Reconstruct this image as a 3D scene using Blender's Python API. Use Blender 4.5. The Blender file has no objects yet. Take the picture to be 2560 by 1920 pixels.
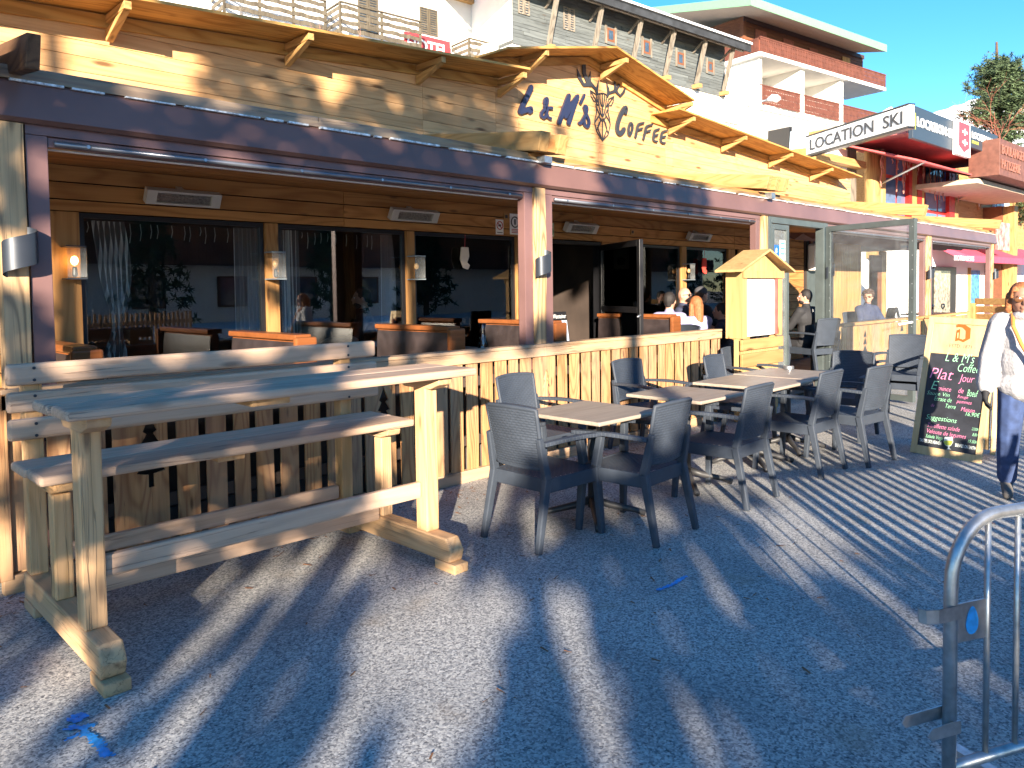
import bpy, math, random
from mathutils import Vector, Matrix, noise
random.seed(7)
R = math.radians
SC = bpy.context.scene
COL = SC.collection
# ------------------------------------------------------------------ camera
FPX, YAW, PITCH, ROLL, CYP, CAMH = 1910.2, 0.79234, 0.04402, -0.013682, 812.85, 1.6
FW = Vector((math.cos(YAW)*math.cos(PITCH), math.sin(YAW)*math.cos(PITCH), -math.sin(PITCH)))
_r0 = Vector((math.sin(YAW), -math.cos(YAW), 0)); _u0 = _r0.cross(FW)
RT = _r0*math.cos(ROLL)+_u0*math.sin(ROLL); UP = -_r0*math.sin(ROLL)+_u0*math.cos(ROLL)
CAM = Vector((0, 0, CAMH))
cd = bpy.data.cameras.new('camera'); cam = bpy.data.objects.new('camera', cd); COL.objects.link(cam)
M = Matrix((RT, UP, -FW)).transposed().to_4x4(); M.translation = CAM; cam.matrix_world = M
cd.sensor_width = 36; cd.lens = 36*FPX/2560; cd.shift_y = (CYP-960)/2560
cd.clip_start = .05; cd.clip_end = 5000
SC.camera = cam
# ------------------------------------------------------------------ light
EL = R(13); TAN = math.tan(EL)
w = bpy.data.worlds.new('World'); SC.world = w; w.use_nodes = True
nt = w.node_tree; bg = nt.nodes['Background']
sky = nt.nodes.new('ShaderNodeTexSky'); sky.sky_type = 'NISHITA'; sky.sun_disc = False
sky.sun_elevation = EL; sky.sun_rotation = R(225); sky.altitude = 1800; sky.air_density = 1.0; sky.dust_density = .15; sky.ozone_density = 2.5
hs = nt.nodes.new('ShaderNodeHueSaturation'); hs.inputs['Saturation'].default_value = 1.28
nt.links.new(sky.outputs[0], hs.inputs['Color']); nt.links.new(hs.outputs[0], bg.inputs[0])
bg.inputs[1].default_value = .1
ld = bpy.data.lights.new('sun', 'SUN'); ld.energy = 5; ld.angle = R(.5); ld.color = (1, .86, .68)
sun = bpy.data.objects.new('sun', ld); COL.objects.link(sun)
SUNV = Vector((math.cos(EL)*.7071, math.cos(EL)*.7071, -math.sin(EL)))
sun.rotation_euler = SUNV.to_track_quat('-Z', 'Y').to_euler()
vs = SC.view_settings; vs.view_transform = 'Standard'; vs.look = 'None'; vs.exposure = 1.88; vs.gamma = 1
SC.cycles.max_bounces = 6; SC.cycles.transparent_max_bounces = 16
SC.cycles.use_denoising = True

# ------------------------------------------------------------------ geometry helpers
def ray(x, y): return FW+RT*((x-1280)/FPX)-UP*((y-CYP)/FPX)
def onZ(x, y, z=0): d = ray(x, y); return CAM+d*((z-CAMH)/d.z)
def onY(x, y, Y): d = ray(x, y); return CAM+d*(Y/d.y)
def onX(x, y, X): d = ray(x, y); return CAM+d*(X/d.x)
def atD(x, y, D): return CAM+ray(x, y)*D
def pr(p): q = Vector(p)-CAM; z = q.dot(FW); return (1280+FPX*q.dot(RT)/z, CYP-FPX*q.dot(UP)/z)

class MB:
    def __init__(s): s.v = []; s.f = []; s.m = []
    def add(s, vs, fs, mi=0):
        n = len(s.v); s.v += [tuple(v) for v in vs]; s.f += [tuple(i+n for i in f) for f in fs]; s.m += [mi]*len(fs); return s
    def box(s, x0, x1, y0, y1, z0, z1, mi=0):
        return s.add([(x0,y0,z0),(x1,y0,z0),(x1,y1,z0),(x0,y1,z0),(x0,y0,z1),(x1,y0,z1),(x1,y1,z1),(x0,y1,z1)],
                     [(0,3,2,1),(4,5,6,7),(0,1,5,4),(1,2,6,5),(2,3,7,6),(3,0,4,7)], mi)
    def beam(s, a, b, w, h, up=(0,0,1), mi=0, w2=None, h2=None):
        a = Vector(a); b = Vector(b); d = (b-a).normalized(); u = Vector(up); sd = d.cross(u).normalized(); u = sd.cross(d)
        w2 = w if w2 is None else w2; h2 = h if h2 is None else h2
        vs = []
        for p, ww, hh in ((a, w, h), (b, w2, h2)):
            for i, j in ((-1,-1),(1,-1),(1,1),(-1,1)): vs.append(p+sd*(i*ww/2)+u*(j*hh/2))
        return s.add(vs, [(3,2,1,0),(4,5,6,7),(0,1,5,4),(1,2,6,5),(2,3,7,6),(3,0,4,7)], mi)
    def prism(s, pts, off, mi=0):
        """pts: planar 3-D loop; off: extrusion vector"""
        n = len(pts); o = Vector(off); a = [Vector(p) for p in pts]
        return s.add(a+[p+o for p in a], [tuple(range(n))[::-1], tuple(range(n, 2*n))]+[(i, (i+1) % n, (i+1) % n+n, i+n) for i in range(n)], mi)
    def tube(s, path, r, seg=8, closed=False, mi=0, flat=None):
        P = [Vector(p) for p in path]; n = len(P); rs = r if isinstance(r, (list, tuple)) else [r]*n
        vs = []; prev = None
        for i, p in enumerate(P):
            d = (P[min(i+1, n-1)]-P[max(i-1, 0)]).normalized()
            if prev is None: a = d.orthogonal().normalized()
            else: a = (prev-d*prev.dot(d)).normalized()
            if flat is not None:
                a = Vector(flat).cross(d).normalized()
            prev = a; b = d.cross(a)
            for k in range(seg):
                t = 2*math.pi*k/seg; vs.append(p+(a*math.cos(t)+b*math.sin(t))*rs[i])
        fs = []
        for i in range(n-1):
            for k in range(seg): fs.append((i*seg+k, i*seg+(k+1) % seg, (i+1)*seg+(k+1) % seg, (i+1)*seg+k))
        fs.append(tuple(range(seg))[::-1]); fs.append(tuple(range((n-1)*seg, n*seg)))
        return s.add(vs, fs, mi)
    def ribbon(s, path, wd, nrm, th, mi=0):
        """flat stroke of width wd along path in a plane with normal nrm, thickness th along nrm"""
        P = [Vector(p) for p in path]; n = len(P); N = Vector(nrm).normalized(); ws = wd if isinstance(wd, (list, tuple)) else [wd]*n
        vs = []
        for i, p in enumerate(P):
            d = (P[min(i+1, n-1)]-P[max(i-1, 0)]).normalized(); a = N.cross(d).normalized()*ws[i]/2
            vs += [p-a, p+a, p+a+N*th, p-a+N*th]
        fs = [(0, 3, 2, 1), (4*n-4, 4*n-3, 4*n-2, 4*n-1)]
        for i in range(n-1):
            for k in range(4): fs.append((4*i+k, 4*i+(k+1) % 4, 4*i+4+(k+1) % 4, 4*i+4+k))
        return s.add(vs, fs, mi)
    def ell(s, c, r, seg=12, rings=8, mi=0, rot=None):
        vs = []; c = Vector(c)
        for i in range(rings+1):
            t = math.pi*i/rings
            for k in range(seg):
                p = 2*math.pi*k/seg
                q = Vector((r[0]*math.sin(t)*math.cos(p), r[1]*math.sin(t)*math.sin(p), r[2]*math.cos(t)))
                if rot: q = rot @ q
                vs.append(c+q)
        fs = [(i*seg+k, (i+1)*seg+k, (i+1)*seg+(k+1) % seg, i*seg+(k+1) % seg) for i in range(rings) for k in range(seg)]
        return s.add(vs, fs, mi)
    def cap(s, a, b, r0, r1, seg=10, mi=0):
        """tapered limb with round ends"""
        a = Vector(a); b = Vector(b); d = (b-a).normalized()
        pa = [a-d*r0*.98, a-d*r0*.7, a, b, b+d*r1*.7, b+d*r1*.98]; rr = [r0*.2, r0*.72, r0, r1, r1*.72, r1*.2]
        return s.tube(pa, rr, seg, mi=mi)
    def disc(s, c, ax, r, th, seg=16, mi=0):
        c = Vector(c); ax = Vector(ax).normalized(); return s.tube([c, c+ax*th], r, seg, mi=mi)
    def grid(s, nu, nv, fn, mi=0):
        vs = [fn(i/nu, j/nv) for j in range(nv+1) for i in range(nu+1)]
        return s.add(vs, [(j*(nu+1)+i, j*(nu+1)+i+1, (j+1)*(nu+1)+i+1, (j+1)*(nu+1)+i) for j in range(nv) for i in range(nu)], mi)
    def build(s, name, mat, parent=None, smooth=False, bevel=0, local=False):
        me = bpy.data.meshes.new(name); me.from_pydata(s.v, [], s.f); me.validate()
        mats = mat if isinstance(mat, (list, tuple)) else [mat]
        for m in mats: me.materials.append(m)
        if len(mats) > 1 and len(me.polygons) == len(s.m): me.polygons.foreach_set('material_index', s.m)
        import bmesh
        bm = bmesh.new(); bm.from_mesh(me); bmesh.ops.recalc_face_normals(bm, faces=bm.faces); bm.to_mesh(me); bm.free()
        if smooth: me.polygons.foreach_set('use_smooth', [True]*len(me.polygons))
        o = bpy.data.objects.new(name, me); COL.objects.link(o)
        if parent is not None:
            o.parent = parent
            if not local and parent.name in MW: o.matrix_parent_inverse = MW[parent.name].inverted()
        if bevel:
            b = o.modifiers.new('bevel', 'BEVEL'); b.width = bevel; b.segments = 2; b.limit_method = 'ANGLE'
        return o
MW = {}
def empty(name, loc, rz=0):
    o = bpy.data.objects.new(name, None); COL.objects.link(o); o.location = loc; o.rotation_euler = (0, 0, rz); o.empty_display_size = .2
    MW[o.name] = Matrix.Translation(loc) @ Matrix.Rotation(rz, 4, 'Z'); return o
def tag(o, label, cat, group=None):
    o['label'] = label; o['category'] = cat
    if group: o['group'] = group
    return o
def thing(name, label, cat, loc, rz=0, group=None): return tag(empty(name, loc, rz), label, cat, group)
def struct(o): o['kind'] = 'structure'; return o
def copytree(o, parent=None):
    c = o.copy(); COL.objects.link(c)
    if parent is not None: c.parent = parent
    for ch in list(o.children): copytree(ch, c)
    return c

# ------------------------------------------------------------------ materials
def newmat(name):
    m = bpy.data.materials.new(name); m.use_nodes = True; nt = m.node_tree
    return m, nt, nt.nodes['Principled BSDF']
def N(nt, t, **k):
    n = nt.nodes.new('ShaderNode'+t)
    for a, b in k.items():
        if a.startswith('i_'): n.inputs[int(a[2:]) if a[2:].isdigit() else a[2:]].default_value = b
        else: setattr(n, a, b)
    return n
def ramp(nt, src, stops, mode='LINEAR'):
    r = N(nt, 'ValToRGB'); r.color_ramp.interpolation = mode; e = r.color_ramp.elements
    e[0].position, e[0].color = stops[0][0], (*stops[0][1], 1) if len(stops[0][1]) == 3 else stops[0][1]
    e[1].position, e[1].color = stops[-1][0], (*stops[-1][1], 1)
    for p, c in stops[1:-1]:
        q = e.new(p); q.color = (*c, 1)
    nt.links.new(src, r.inputs[0]); return r.outputs[0]
def math_(nt, op, a, b=None):
    n = N(nt, 'Math', operation=op)
    for i, v in enumerate((a, b)):
        if v is None: continue
        if isinstance(v, (int, float)): n.inputs[i].default_value = v
        else: nt.links.new(v, n.inputs[i])
    return n.outputs[0]
def mixc(nt, f, a, b, bt='MIX'):
    n = N(nt, 'MixRGB', blend_type=bt)
    for i, v in zip((0, 1, 2), (f, a, b)):
        if isinstance(v, (int, float)): n.inputs[i].default_value = v
        elif isinstance(v, tuple): n.inputs[i].default_value = (*v, 1)
        else: nt.links.new(v, n.inputs[i])
    return n.outputs[0]
def bump(nt, h, st, dist, bsdf):
    b = N(nt, 'Bump'); b.inputs['Strength'].default_value = st; b.inputs['Distance'].default_value = dist
    nt.links.new(h, b.inputs['Height']); nt.links.new(b.outputs[0], bsdf.inputs['Normal'])
def coords(nt, scl=(1, 1, 1), rnd=True):
    tc = N(nt, 'TexCoord'); src = tc.outputs['Object']
    if rnd:
        g = N(nt, 'NewGeometry'); cx = N(nt, 'CombineXYZ')
        for i, k in enumerate((37., 53., 71.)): nt.links.new(math_(nt, 'MULTIPLY', g.outputs['Random Per Island'], k), cx.inputs[i])
        va = N(nt, 'VectorMath', operation='ADD'); nt.links.new(src, va.inputs[0]); nt.links.new(cx.outputs[0], va.inputs[1]); src = va.outputs[0]
    mp = N(nt, 'Mapping'); mp.inputs['Scale'].default_value = scl; nt.links.new(src, mp.inputs[0]); return mp.outputs[0]
def plain(name, c, rough=.6, metal=0, var=.12, vs=6, bmp=0, emit=None, spec=None):
    m, nt, b = newmat(name)
    v = coords(nt, (1, 1, 1), False)
    n = N(nt, 'TexNoise'); n.inputs['Scale'].default_value = vs; n.inputs['Detail'].default_value = 5; nt.links.new(v, n.inputs[0])
    lo = tuple(x*(1-var) for x in c); hi = tuple(min(1, x*(1+var)) for x in c)
    nt.links.new(ramp(nt, n.outputs[0], [(.3, lo), (.7, hi)]), b.inputs['Base Color'])
    b.inputs['Roughness'].default_value = rough; b.inputs['Metallic'].default_value = metal
    if spec is not None: b.inputs['Specular IOR Level'].default_value = spec
    if bmp: bump(nt, n.outputs[0], bmp, .01, b)
    if emit: b.inputs['Emission Color'].default_value = (*emit[0], 1); b.inputs['Emission Strength'].default_value = emit[1]
    return m
def wood(name, c1, c2, axis=0, dark=(.09, .04, .015), rough=.65, grey=0, cont=.5, gs=1., knot=1., bm=.35, crack=0):
    m, nt, b = newmat(name)
    def sc(a, o): s = [o*gs]*3; s[axis] = a*gs; return tuple(s)
    def nz(a, o, det, rn=True):
        n = N(nt, 'TexNoise'); n.inputs['Scale'].default_value = 1; n.inputs['Detail'].default_value = det; nt.links.new(coords(nt, sc(a, o), rn), n.inputs[0]); return n.outputs[0]
    low = nz(.45, 3.2, 1.5); g1 = nz(.8, 22, 5); fine = nz(3, 130, 3)
    s = math_(nt, 'SINE', math_(nt, 'MULTIPLY', low, 85.)); s = math_(nt, 'ADD', math_(nt, 'MULTIPLY', s, .5), .5)
    s = math_(nt, 'POWER', s, 2.5)
    f = math_(nt, 'ADD', math_(nt, 'MULTIPLY', s, cont), math_(nt, 'MULTIPLY', math_(nt, 'SUBTRACT', g1, .35), 1.1))
    f = math_(nt, 'ADD', f, math_(nt, 'MULTIPLY', math_(nt, 'SUBTRACT', fine, .5), .5))
    col = mixc(nt, f, c1, c2)
    nt.nodes[-1].use_clamp = True
    g = N(nt, 'NewGeometry'); rb = math_(nt, 'ADD', math_(nt, 'MULTIPLY', g.outputs['Random Per Island'], .34), .8)
    col = mixc(nt, 1., col, rb, 'MULTIPLY')
    vo = N(nt, 'TexVoronoi'); vo.inputs['Scale'].default_value = 1; nt.links.new(coords(nt, sc(1.6, 6.5)), vo.inputs[0])
    kn = ramp(nt, vo.outputs['Distance'], [(.0, (1, 1, 1)), (.05 if knot <= 1 else .08, (1, 1, 1)), (.13 if knot <= 1 else .2, (0, 0, 0))])
    col = mixc(nt, math_(nt, 'MULTIPLY', kn, min(.85, .75*knot)), col, dark)
    st = nz(.5, 5, 4, False); stf = ramp(nt, st, [(.52, (0, 0, 0)), (.75, (1, 1, 1))])
    col = mixc(nt, math_(nt, 'MULTIPLY', stf, .35), col, tuple(x*.55 for x in c2))
    if grey:
        gf = ramp(nt, nz(.35, 2.4, 5, False), [(.42, (0, 0, 0)), (.62, (1, 1, 1))])
        col = mixc(nt, math_(nt, 'MULTIPLY', gf, grey), col, (.4, .31, .25))
    ck = None
    if crack:
        ca = math_(nt, 'ABSOLUTE', math_(nt, 'SUBTRACT', nz(.55, 26, 3), .5)); ck = ramp(nt, ca, [(.0, (1, 1, 1)), (.004, (1, 1, 1)), (.013, (0, 0, 0))])
        gate = ramp(nt, nz(.8, 3.5, 2), [(.5, (0, 0, 0)), (.58, (1, 1, 1))]); ck = mixc(nt, 1., ck, gate, 'MULTIPLY')
        col = mixc(nt, math_(nt, 'MULTIPLY', ck, crack), col, (.06, .04, .025))
    nt.links.new(col, b.inputs['Base Color']); b.inputs['Roughness'].default_value = rough; b.inputs['Specular IOR Level'].default_value = .25
    if ck is not None: f = math_(nt, 'ADD', f, math_(nt, 'MULTIPLY', ck, 2.5))
    h = math_(nt, 'SUBTRACT', math_(nt, 'MULTIPLY', fine, .6), math_(nt, 'MULTIPLY', f, .6)); bump(nt, h, bm, .006, b)
    return m
def glass(name, tint=(1, 1, 1), ior=1.6, rough=.0, haze=0.):
    m, nt, b = newmat(name); nt.nodes.remove(b); out = nt.nodes['Material Output']
    tr = N(nt, 'BsdfTransparent'); tr.inputs[0].default_value = (*tint, 1); gl = N(nt, 'BsdfGlossy'); gl.inputs['Roughness'].default_value = rough
    fr = N(nt, 'Fresnel'); fr.inputs[0].default_value = ior; mx = N(nt, 'MixShader')
    nt.links.new(fr.outputs[0], mx.inputs[0]); nt.links.new(tr.outputs[0], mx.inputs[1]); nt.links.new(gl.outputs[0], mx.inputs[2])
    o = mx.outputs[0]
    if haze:
        df = N(nt, 'BsdfDiffuse'); df.inputs[0].default_value = (.75, .78, .8, 1); m2 = N(nt, 'MixShader')
        n = N(nt, 'TexNoise'); n.inputs['Scale'].default_value = 3; nt.links.new(coords(nt, (1, 1, 3), False), n.inputs[0])
        nt.links.new(math_(nt, 'MULTIPLY', n.outputs[0], haze*2), m2.inputs[0]); nt.links.new(o, m2.inputs[1]); nt.links.new(df.outputs[0], m2.inputs[2]); o = m2.outputs[0]
    nt.links.new(o, out.inputs[0]); return m
PINE1, PINE2 = (.7, .41, .19), (.46, .22, .08)
W_PAR = wood('parapet pine', PINE1, PINE2, 0, cont=.3, gs=1.15, knot=1.3)
W_HON_X = wood('honey wood', (.5, .25, .085), (.27, .11, .032), 0, cont=.5)
W_HON_Z = wood('honey wood upright', (.52, .27, .1), (.3, .13, .04), 2, cont=.4)
W_RAF_SHADE = wood('shaded rafter pine', (.16, .085, .045), (.07, .035, .02), 1, cont=.6)  # darker copy of the rafter pine; shade of the left rafters is in its colour
W_OLD_X = wood('weathered beam', (.36, .25, .13), (.13, .08, .045), 0, grey=.5, cont=.7, crack=.45, bm=.5)
W_RAF = wood('rafter pine', (.55, .33, .13), (.34, .18, .06), 1, cont=.5)
W_ROOF = wood('eave boards', (.58, .33, .1), (.3, .13, .03), 0, cont=.5)
W_POST = wood('cracked post', (.74, .46, .22), (.26, .16, .075), 2, grey=.25, cont=.8, gs=1.2, crack=.45, bm=.5)
W_FEN = wood('fence larch', (.52, .29, .13), (.29, .13, .055), 2, cont=.6, gs=1.5, knot=1, grey=.25, crack=.45, bm=.5)
W_RAIL = wood('fence rail', (.62, .4, .23), (.38, .22, .11), 0, grey=.5, cont=.3, crack=.45, bm=.5)
W_BEN_X = wood('bleached bench', (.7, .47, .32), (.43, .27, .17), 0, grey=.45, cont=.35, dark=(.14, .1, .07), crack=.45, bm=.5)
W_BEN_Y = wood('bleached bench cross', (.72, .44, .22), (.44, .24, .1), 1, grey=.3, cont=.4, crack=.45, bm=.5)
W_BEN_Z = wood('bleached bench leg', (.78, .47, .23), (.5, .28, .11), 2, grey=.25, cont=.4, crack=.45, bm=.5)
W_TAB = wood('table laminate', (.42, .35, .28), (.22, .17, .13), 0, cont=.2, grey=.3, rough=.45, knot=.3)
W_BOX = wood('menu box pine', (.56, .36, .16), (.38, .22, .08), 2, cont=.25)
W_BOOTH = wood('varnished booth', (.28, .095, .03), (.16, .05, .018), 0, cont=.2, rough=.3, knot=0)
W_GREY = wood('silvered boards', (.15, .165, .165), (.055, .06, .06), 0, cont=.25, gs=.6, knot=.6)
W_GREYZ = wood('silvered struts', (.27, .235, .19), (.12, .1, .08), 2, cont=.6, gs=.5)
W_RED = wood('chalet siding', (.2, .08, .04), (.12, .045, .025), 0, cont=.2, gs=.5, knot=.3)
W_SHUT = wood('old shutter', (.13, .11, .08), (.07, .055, .04), 2, cont=.4, gs=.6)
W_REDZ = plain('balcony red brown', (.13, .042, .026), .7, var=.25, vs=3)
W_SHR = plain('red shutter', (.25, .075, .045), .7, var=.2)
W_YEL = wood('shop pine', (.5, .3, .12), (.3, .15, .05), 0, cont=.3, gs=.7)
W_YELZ = wood('shop column', (.5, .31, .12), (.3, .16, .06), 2, cont=.5, gs=.7)
WHITE = plain('white render', (.78, .76, .72), .9, var=.05, vs=1.5, bmp=.1)
PURP = plain('brown lacquer', (.17, .095, .09), .38, var=.12, vs=2.2)
PURPL = plain('brown metal fascia', (.16, .085, .07), .35, var=.2, vs=1.2)
ALU = plain('anodised strip', (.16, .17, .2), .3, metal=.5)
DKMET = plain('dark green grey frame', (.07, .085, .085), .4, var=.15)
BLK = plain('black frame', (.012, .012, .014), .35)
SNOWDRIP = plain('peeling drip edge', (.6, .62, .65), .4, var=.6, vs=40)
PLA = plain('graphite plastic', (.04, .05, .068), .6, var=.1, vs=14, spec=.35)
IRON = plain('cast base', (.035, .035, .038), .5, var=.2)
STEEL = plain('galvanised tube', (.42, .44, .46), .38, metal=.85, var=.2, vs=30)
HEAT = plain('heater body', (.5, .5, .48), .4, var=.05)
HEATG = plain('heater reflector', (.3, .28, .25), .3, metal=.6, var=.6, vs=60)
LEATH = plain('dark leather', (.035, .026, .026), .35, var=.3, vs=9)
DARK_IN_GAP = plain('dark interior and gap shade', (.05, .035, .028), .8, var=.4, vs=2)
CURT = plain('striped curtain', (.45, .4, .36), .9, var=.2, vs=8)
PANE = glass('window glass', (.95, .97, .97), 1.7)
CLEAR = glass('clear vinyl', (.93, .95, .95), 1.35, haze=.07)
FARG = plain('far window glass', (.05, .08, .12), .08, var=.3)
SNOW = plain('snow', (.85, .87, .9), .8, var=.05, vs=.05, bmp=.3)
def flat(name, c, rough=.6, **k): return plain(name, c, rough, var=.04, **k)
NAVYL = flat('navy letters', (.02, .025, .06), .4)
INK = flat('dark ink', (.03, .035, .045), .5); WHT = flat('white paint', (.85, .85, .85), .5); REDP = flat('red paint', (.5, .04, .05), .5)
ORG = flat('orange red paint', (.8, .09, .01), .5); SLATE = plain('chalkboard', (.022, .024, .032), .6, var=.35, vs=9)
CH_G = flat('chalk green', (.35, .75, .45), .9); CH_P = flat('chalk pink', (.8, .25, .45), .9); CH_W = flat('chalk white', (.7, .75, .72), .9)
BLUEP = plain('blue spray paint', (.02, .3, .7), .6, var=.3, vs=40)

# ------------------------------------------------------------------ text
def text(name, s, mat, parent, org, xd, up, width=None, height=.1, ext=.004, shear=0, align='LEFT', mesh_only=False, bold=0):
    cu = bpy.data.curves.new(name, 'FONT'); cu.body = s; cu.size = 1; cu.extrude = 0; cu.shear = shear; cu.offset = bold; cu.resolution_u = 3
    o = bpy.data.objects.new(name+'_tmp', cu); COL.objects.link(o)
    bpy.context.view_layer.update(); dg = bpy.context.evaluated_depsgraph_get()
    me = bpy.data.meshes.new_from_object(o.evaluated_get(dg)); bpy.data.objects.remove(o); bpy.data.curves.remove(cu)
    xs = [v.co.x for v in me.vertices]; ys = [v.co.y for v in me.vertices]
    x0, x1, y0, y1 = min(xs), max(xs), min(ys), max(ys)
    sy = height/(y1-y0); sx = sy if width is None else width/(x1-x0)
    X = Vector(xd).normalized(); Z = Vector(up); Z = (Z-X*Z.dot(X)).normalized(); Nn = X.cross(Z)
    ox = 0 if align == 'LEFT' else -(x1-x0)*sx/2
    mb = MB()
    base = [Vector(org)+X*((v.co.x-x0)*sx+ox)+Z*((v.co.y-y0)*sy) for v in me.vertices]
    fs = [tuple(p.vertices) for p in me.polygons]; bpy.data.meshes.remove(me)
    mb.add([p+Nn*ext for p in base], fs)
    if ext > .006:
        from collections import Counter
        ec = Counter(); dr = {}
        for f in fs:
            for i in range(len(f)):
                a, b = f[i], f[(i+1) % len(f)]; ec[frozenset((a, b))] += 1; dr[frozenset((a, b))] = (a, b)
        n = len(base); mb.add([p+Nn*ext for p in base]+list(base), [(dr[e][1], dr[e][0], dr[e][0]+n, dr[e][1]+n) for e, c in ec.items() if c == 1])
    if mesh_only: return mb
    return mb.build(name, mat, parent)

# ================================================================== SETTING
def asphalt():
    m, nt, b = newmat('old asphalt')
    v = coords(nt, (1, 1, 1), False)
    vo = N(nt, 'TexVoronoi'); vo.inputs['Scale'].default_value = 120; nt.links.new(v, vo.inputs[0])
    sp = N(nt, 'SeparateColor'); nt.links.new(vo.outputs['Color'], sp.inputs[0])
    n2 = N(nt, 'TexNoise'); n2.inputs['Scale'].default_value = 45; n2.inputs['Detail'].default_value = 6; n2.inputs['Roughness'].default_value = .75; nt.links.new(v, n2.inputs[0])
    f = math_(nt, 'ADD', math_(nt, 'MULTIPLY', sp.outputs[0], .55), math_(nt, 'MULTIPLY', math_(nt, 'SUBTRACT', n2.outputs[0], .28), 1.1))
    c = ramp(nt, f, [(.1, (.05, .052, .06)), (.38, (.25, .25, .25)), (.7, (.5, .49, .46)), (1, (.72, .7, .66))])
    n3 = N(nt, 'TexNoise'); n3.inputs['Scale'].default_value = .9; n3.inputs['Detail'].default_value = 5; nt.links.new(v, n3.inputs[0])
    c = mixc(nt, ramp(nt, n3.outputs[0], [(.45, (0, 0, 0)), (.72, (.5, .5, .5))]), c, (.11, .11, .115))
    n5 = N(nt, 'TexNoise'); n5.inputs['Scale'].default_value = 3.1; n5.inputs['Detail'].default_value = 6; nt.links.new(v, n5.inputs[0])
    c = mixc(nt, ramp(nt, n5.outputs[0], [(.6, (0, 0, 0)), (.78, (.45, .45, .45))]), c, (.26, .2, .13))
    # cracks
    mp = N(nt, 'TexNoise'); mp.inputs['Scale'].default_value = 1.3; mp.inputs['Detail'].default_value = 6; nt.links.new(v, mp.inputs[0])
    av = N(nt, 'VectorMath', operation='ADD'); nt.links.new(v, av.inputs[0]); nt.links.new(mp.outputs['Color'], av.inputs[1])
    v2 = N(nt, 'TexVoronoi', feature='DISTANCE_TO_EDGE'); v2.inputs['Scale'].default_value = .42; nt.links.new(av.outputs[0], v2.inputs[0])
    cr = ramp(nt, v2.outputs[0], [(.0, (1, 1, 1)), (.0035, (1, 1, 1)), (.007, (0, 0, 0))])
    c = mixc(nt, math_(nt, 'MULTIPLY', cr, .1), c, (.03, .03, .03))
    nt.links.new(c, b.inputs['Base Color']); b.inputs['Roughness'].default_value = .88
    bump(nt, math_(nt, 'SUBTRACT', f, math_(nt, 'MULTIPLY', cr, .15)), .6, .006, b); return m
ASPH = asphalt()
g = MB().add([(-200, -200, 0), (400, -200, 0), (400, 400, 0), (-200, 400, 0)], [(0, 1, 2, 3)]).build('ground', ASPH); struct(g)
# snow mountains: ridge with real depth
def ridge(sky, D, depth, drop, name, seed):
    pts = [CAM+ray(x, y)*D for x, y in sky]
    nu, nv = 160, 26; back = Vector((FW.x, FW.y, 0)).normalized()
    def sample(u):
        t = u*(len(pts)-1); i = min(int(t), len(pts)-2); return pts[i].lerp(pts[i+1], t-i)
    def fn(u, v):
        p = sample(u); k = abs(v-.5)*2; top = p.z
        q = p+back*(v-.5)*depth
        nn = noise.fractal(Vector((q.x*.006+seed, q.y*.006, 0)), 1, 2, 6)
        q.z = top*(1-k**.8*drop)+nn*top*.22*(.25+k)
        return q
    o = MB().grid(nu, nv, fn).build(name, MOUNT, smooth=False); return struct(o)
def mount():
    m, nt, b = newmat('snow and rock')
    g = N(nt, 'NewGeometry'); sp = N(nt, 'SeparateXYZ'); nt.links.new(g.outputs['Normal'], sp.inputs[0])
    n = N(nt, 'TexNoise'); n.inputs['Scale'].default_value = .025; n.inputs['Detail'].default_value = 9; nt.links.new(coords(nt, (1, 1, 1), False), n.inputs[0])
    f = math_(nt, 'ADD', sp.outputs[2], math_(nt, 'MULTIPLY', n.outputs[0], 1.1))
    nt.links.new(ramp(nt, f, [(.62, (.13, .13, .15)), (.8, (.82, .85, .92))]), b.inputs['Base Color']); b.inputs['Roughness'].default_value = .9; return m
MOUNT = mount()
ridge([(1500, 420), (1900, 345), (2080, 330), (2170, 300), (2228, 268), (2260, 285), (2310, 300), (2370, 290), (2420, 262), (2470, 250), (2560, 235), (2750, 200), (3000, 240)], 1400, 900, .75, 'mountain', 3.1)
ridge([(2250, 330), (2330, 312), (2400, 272), (2450, 285), (2520, 262), (2600, 240), (2800, 280)], 700, 420, .8, 'snowy_hill', 8.4)

# ================================================================== CAFE
YF, YW = 4.9, 6.5       # terrace front plane, main wall plane
FLR = .25
cafe = thing('cafe_building', 'long timber fronted cafe with pine parapet, purple brown framed open terrace bays and projecting rafters', 'cafe', (10, 6, 0))
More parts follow.
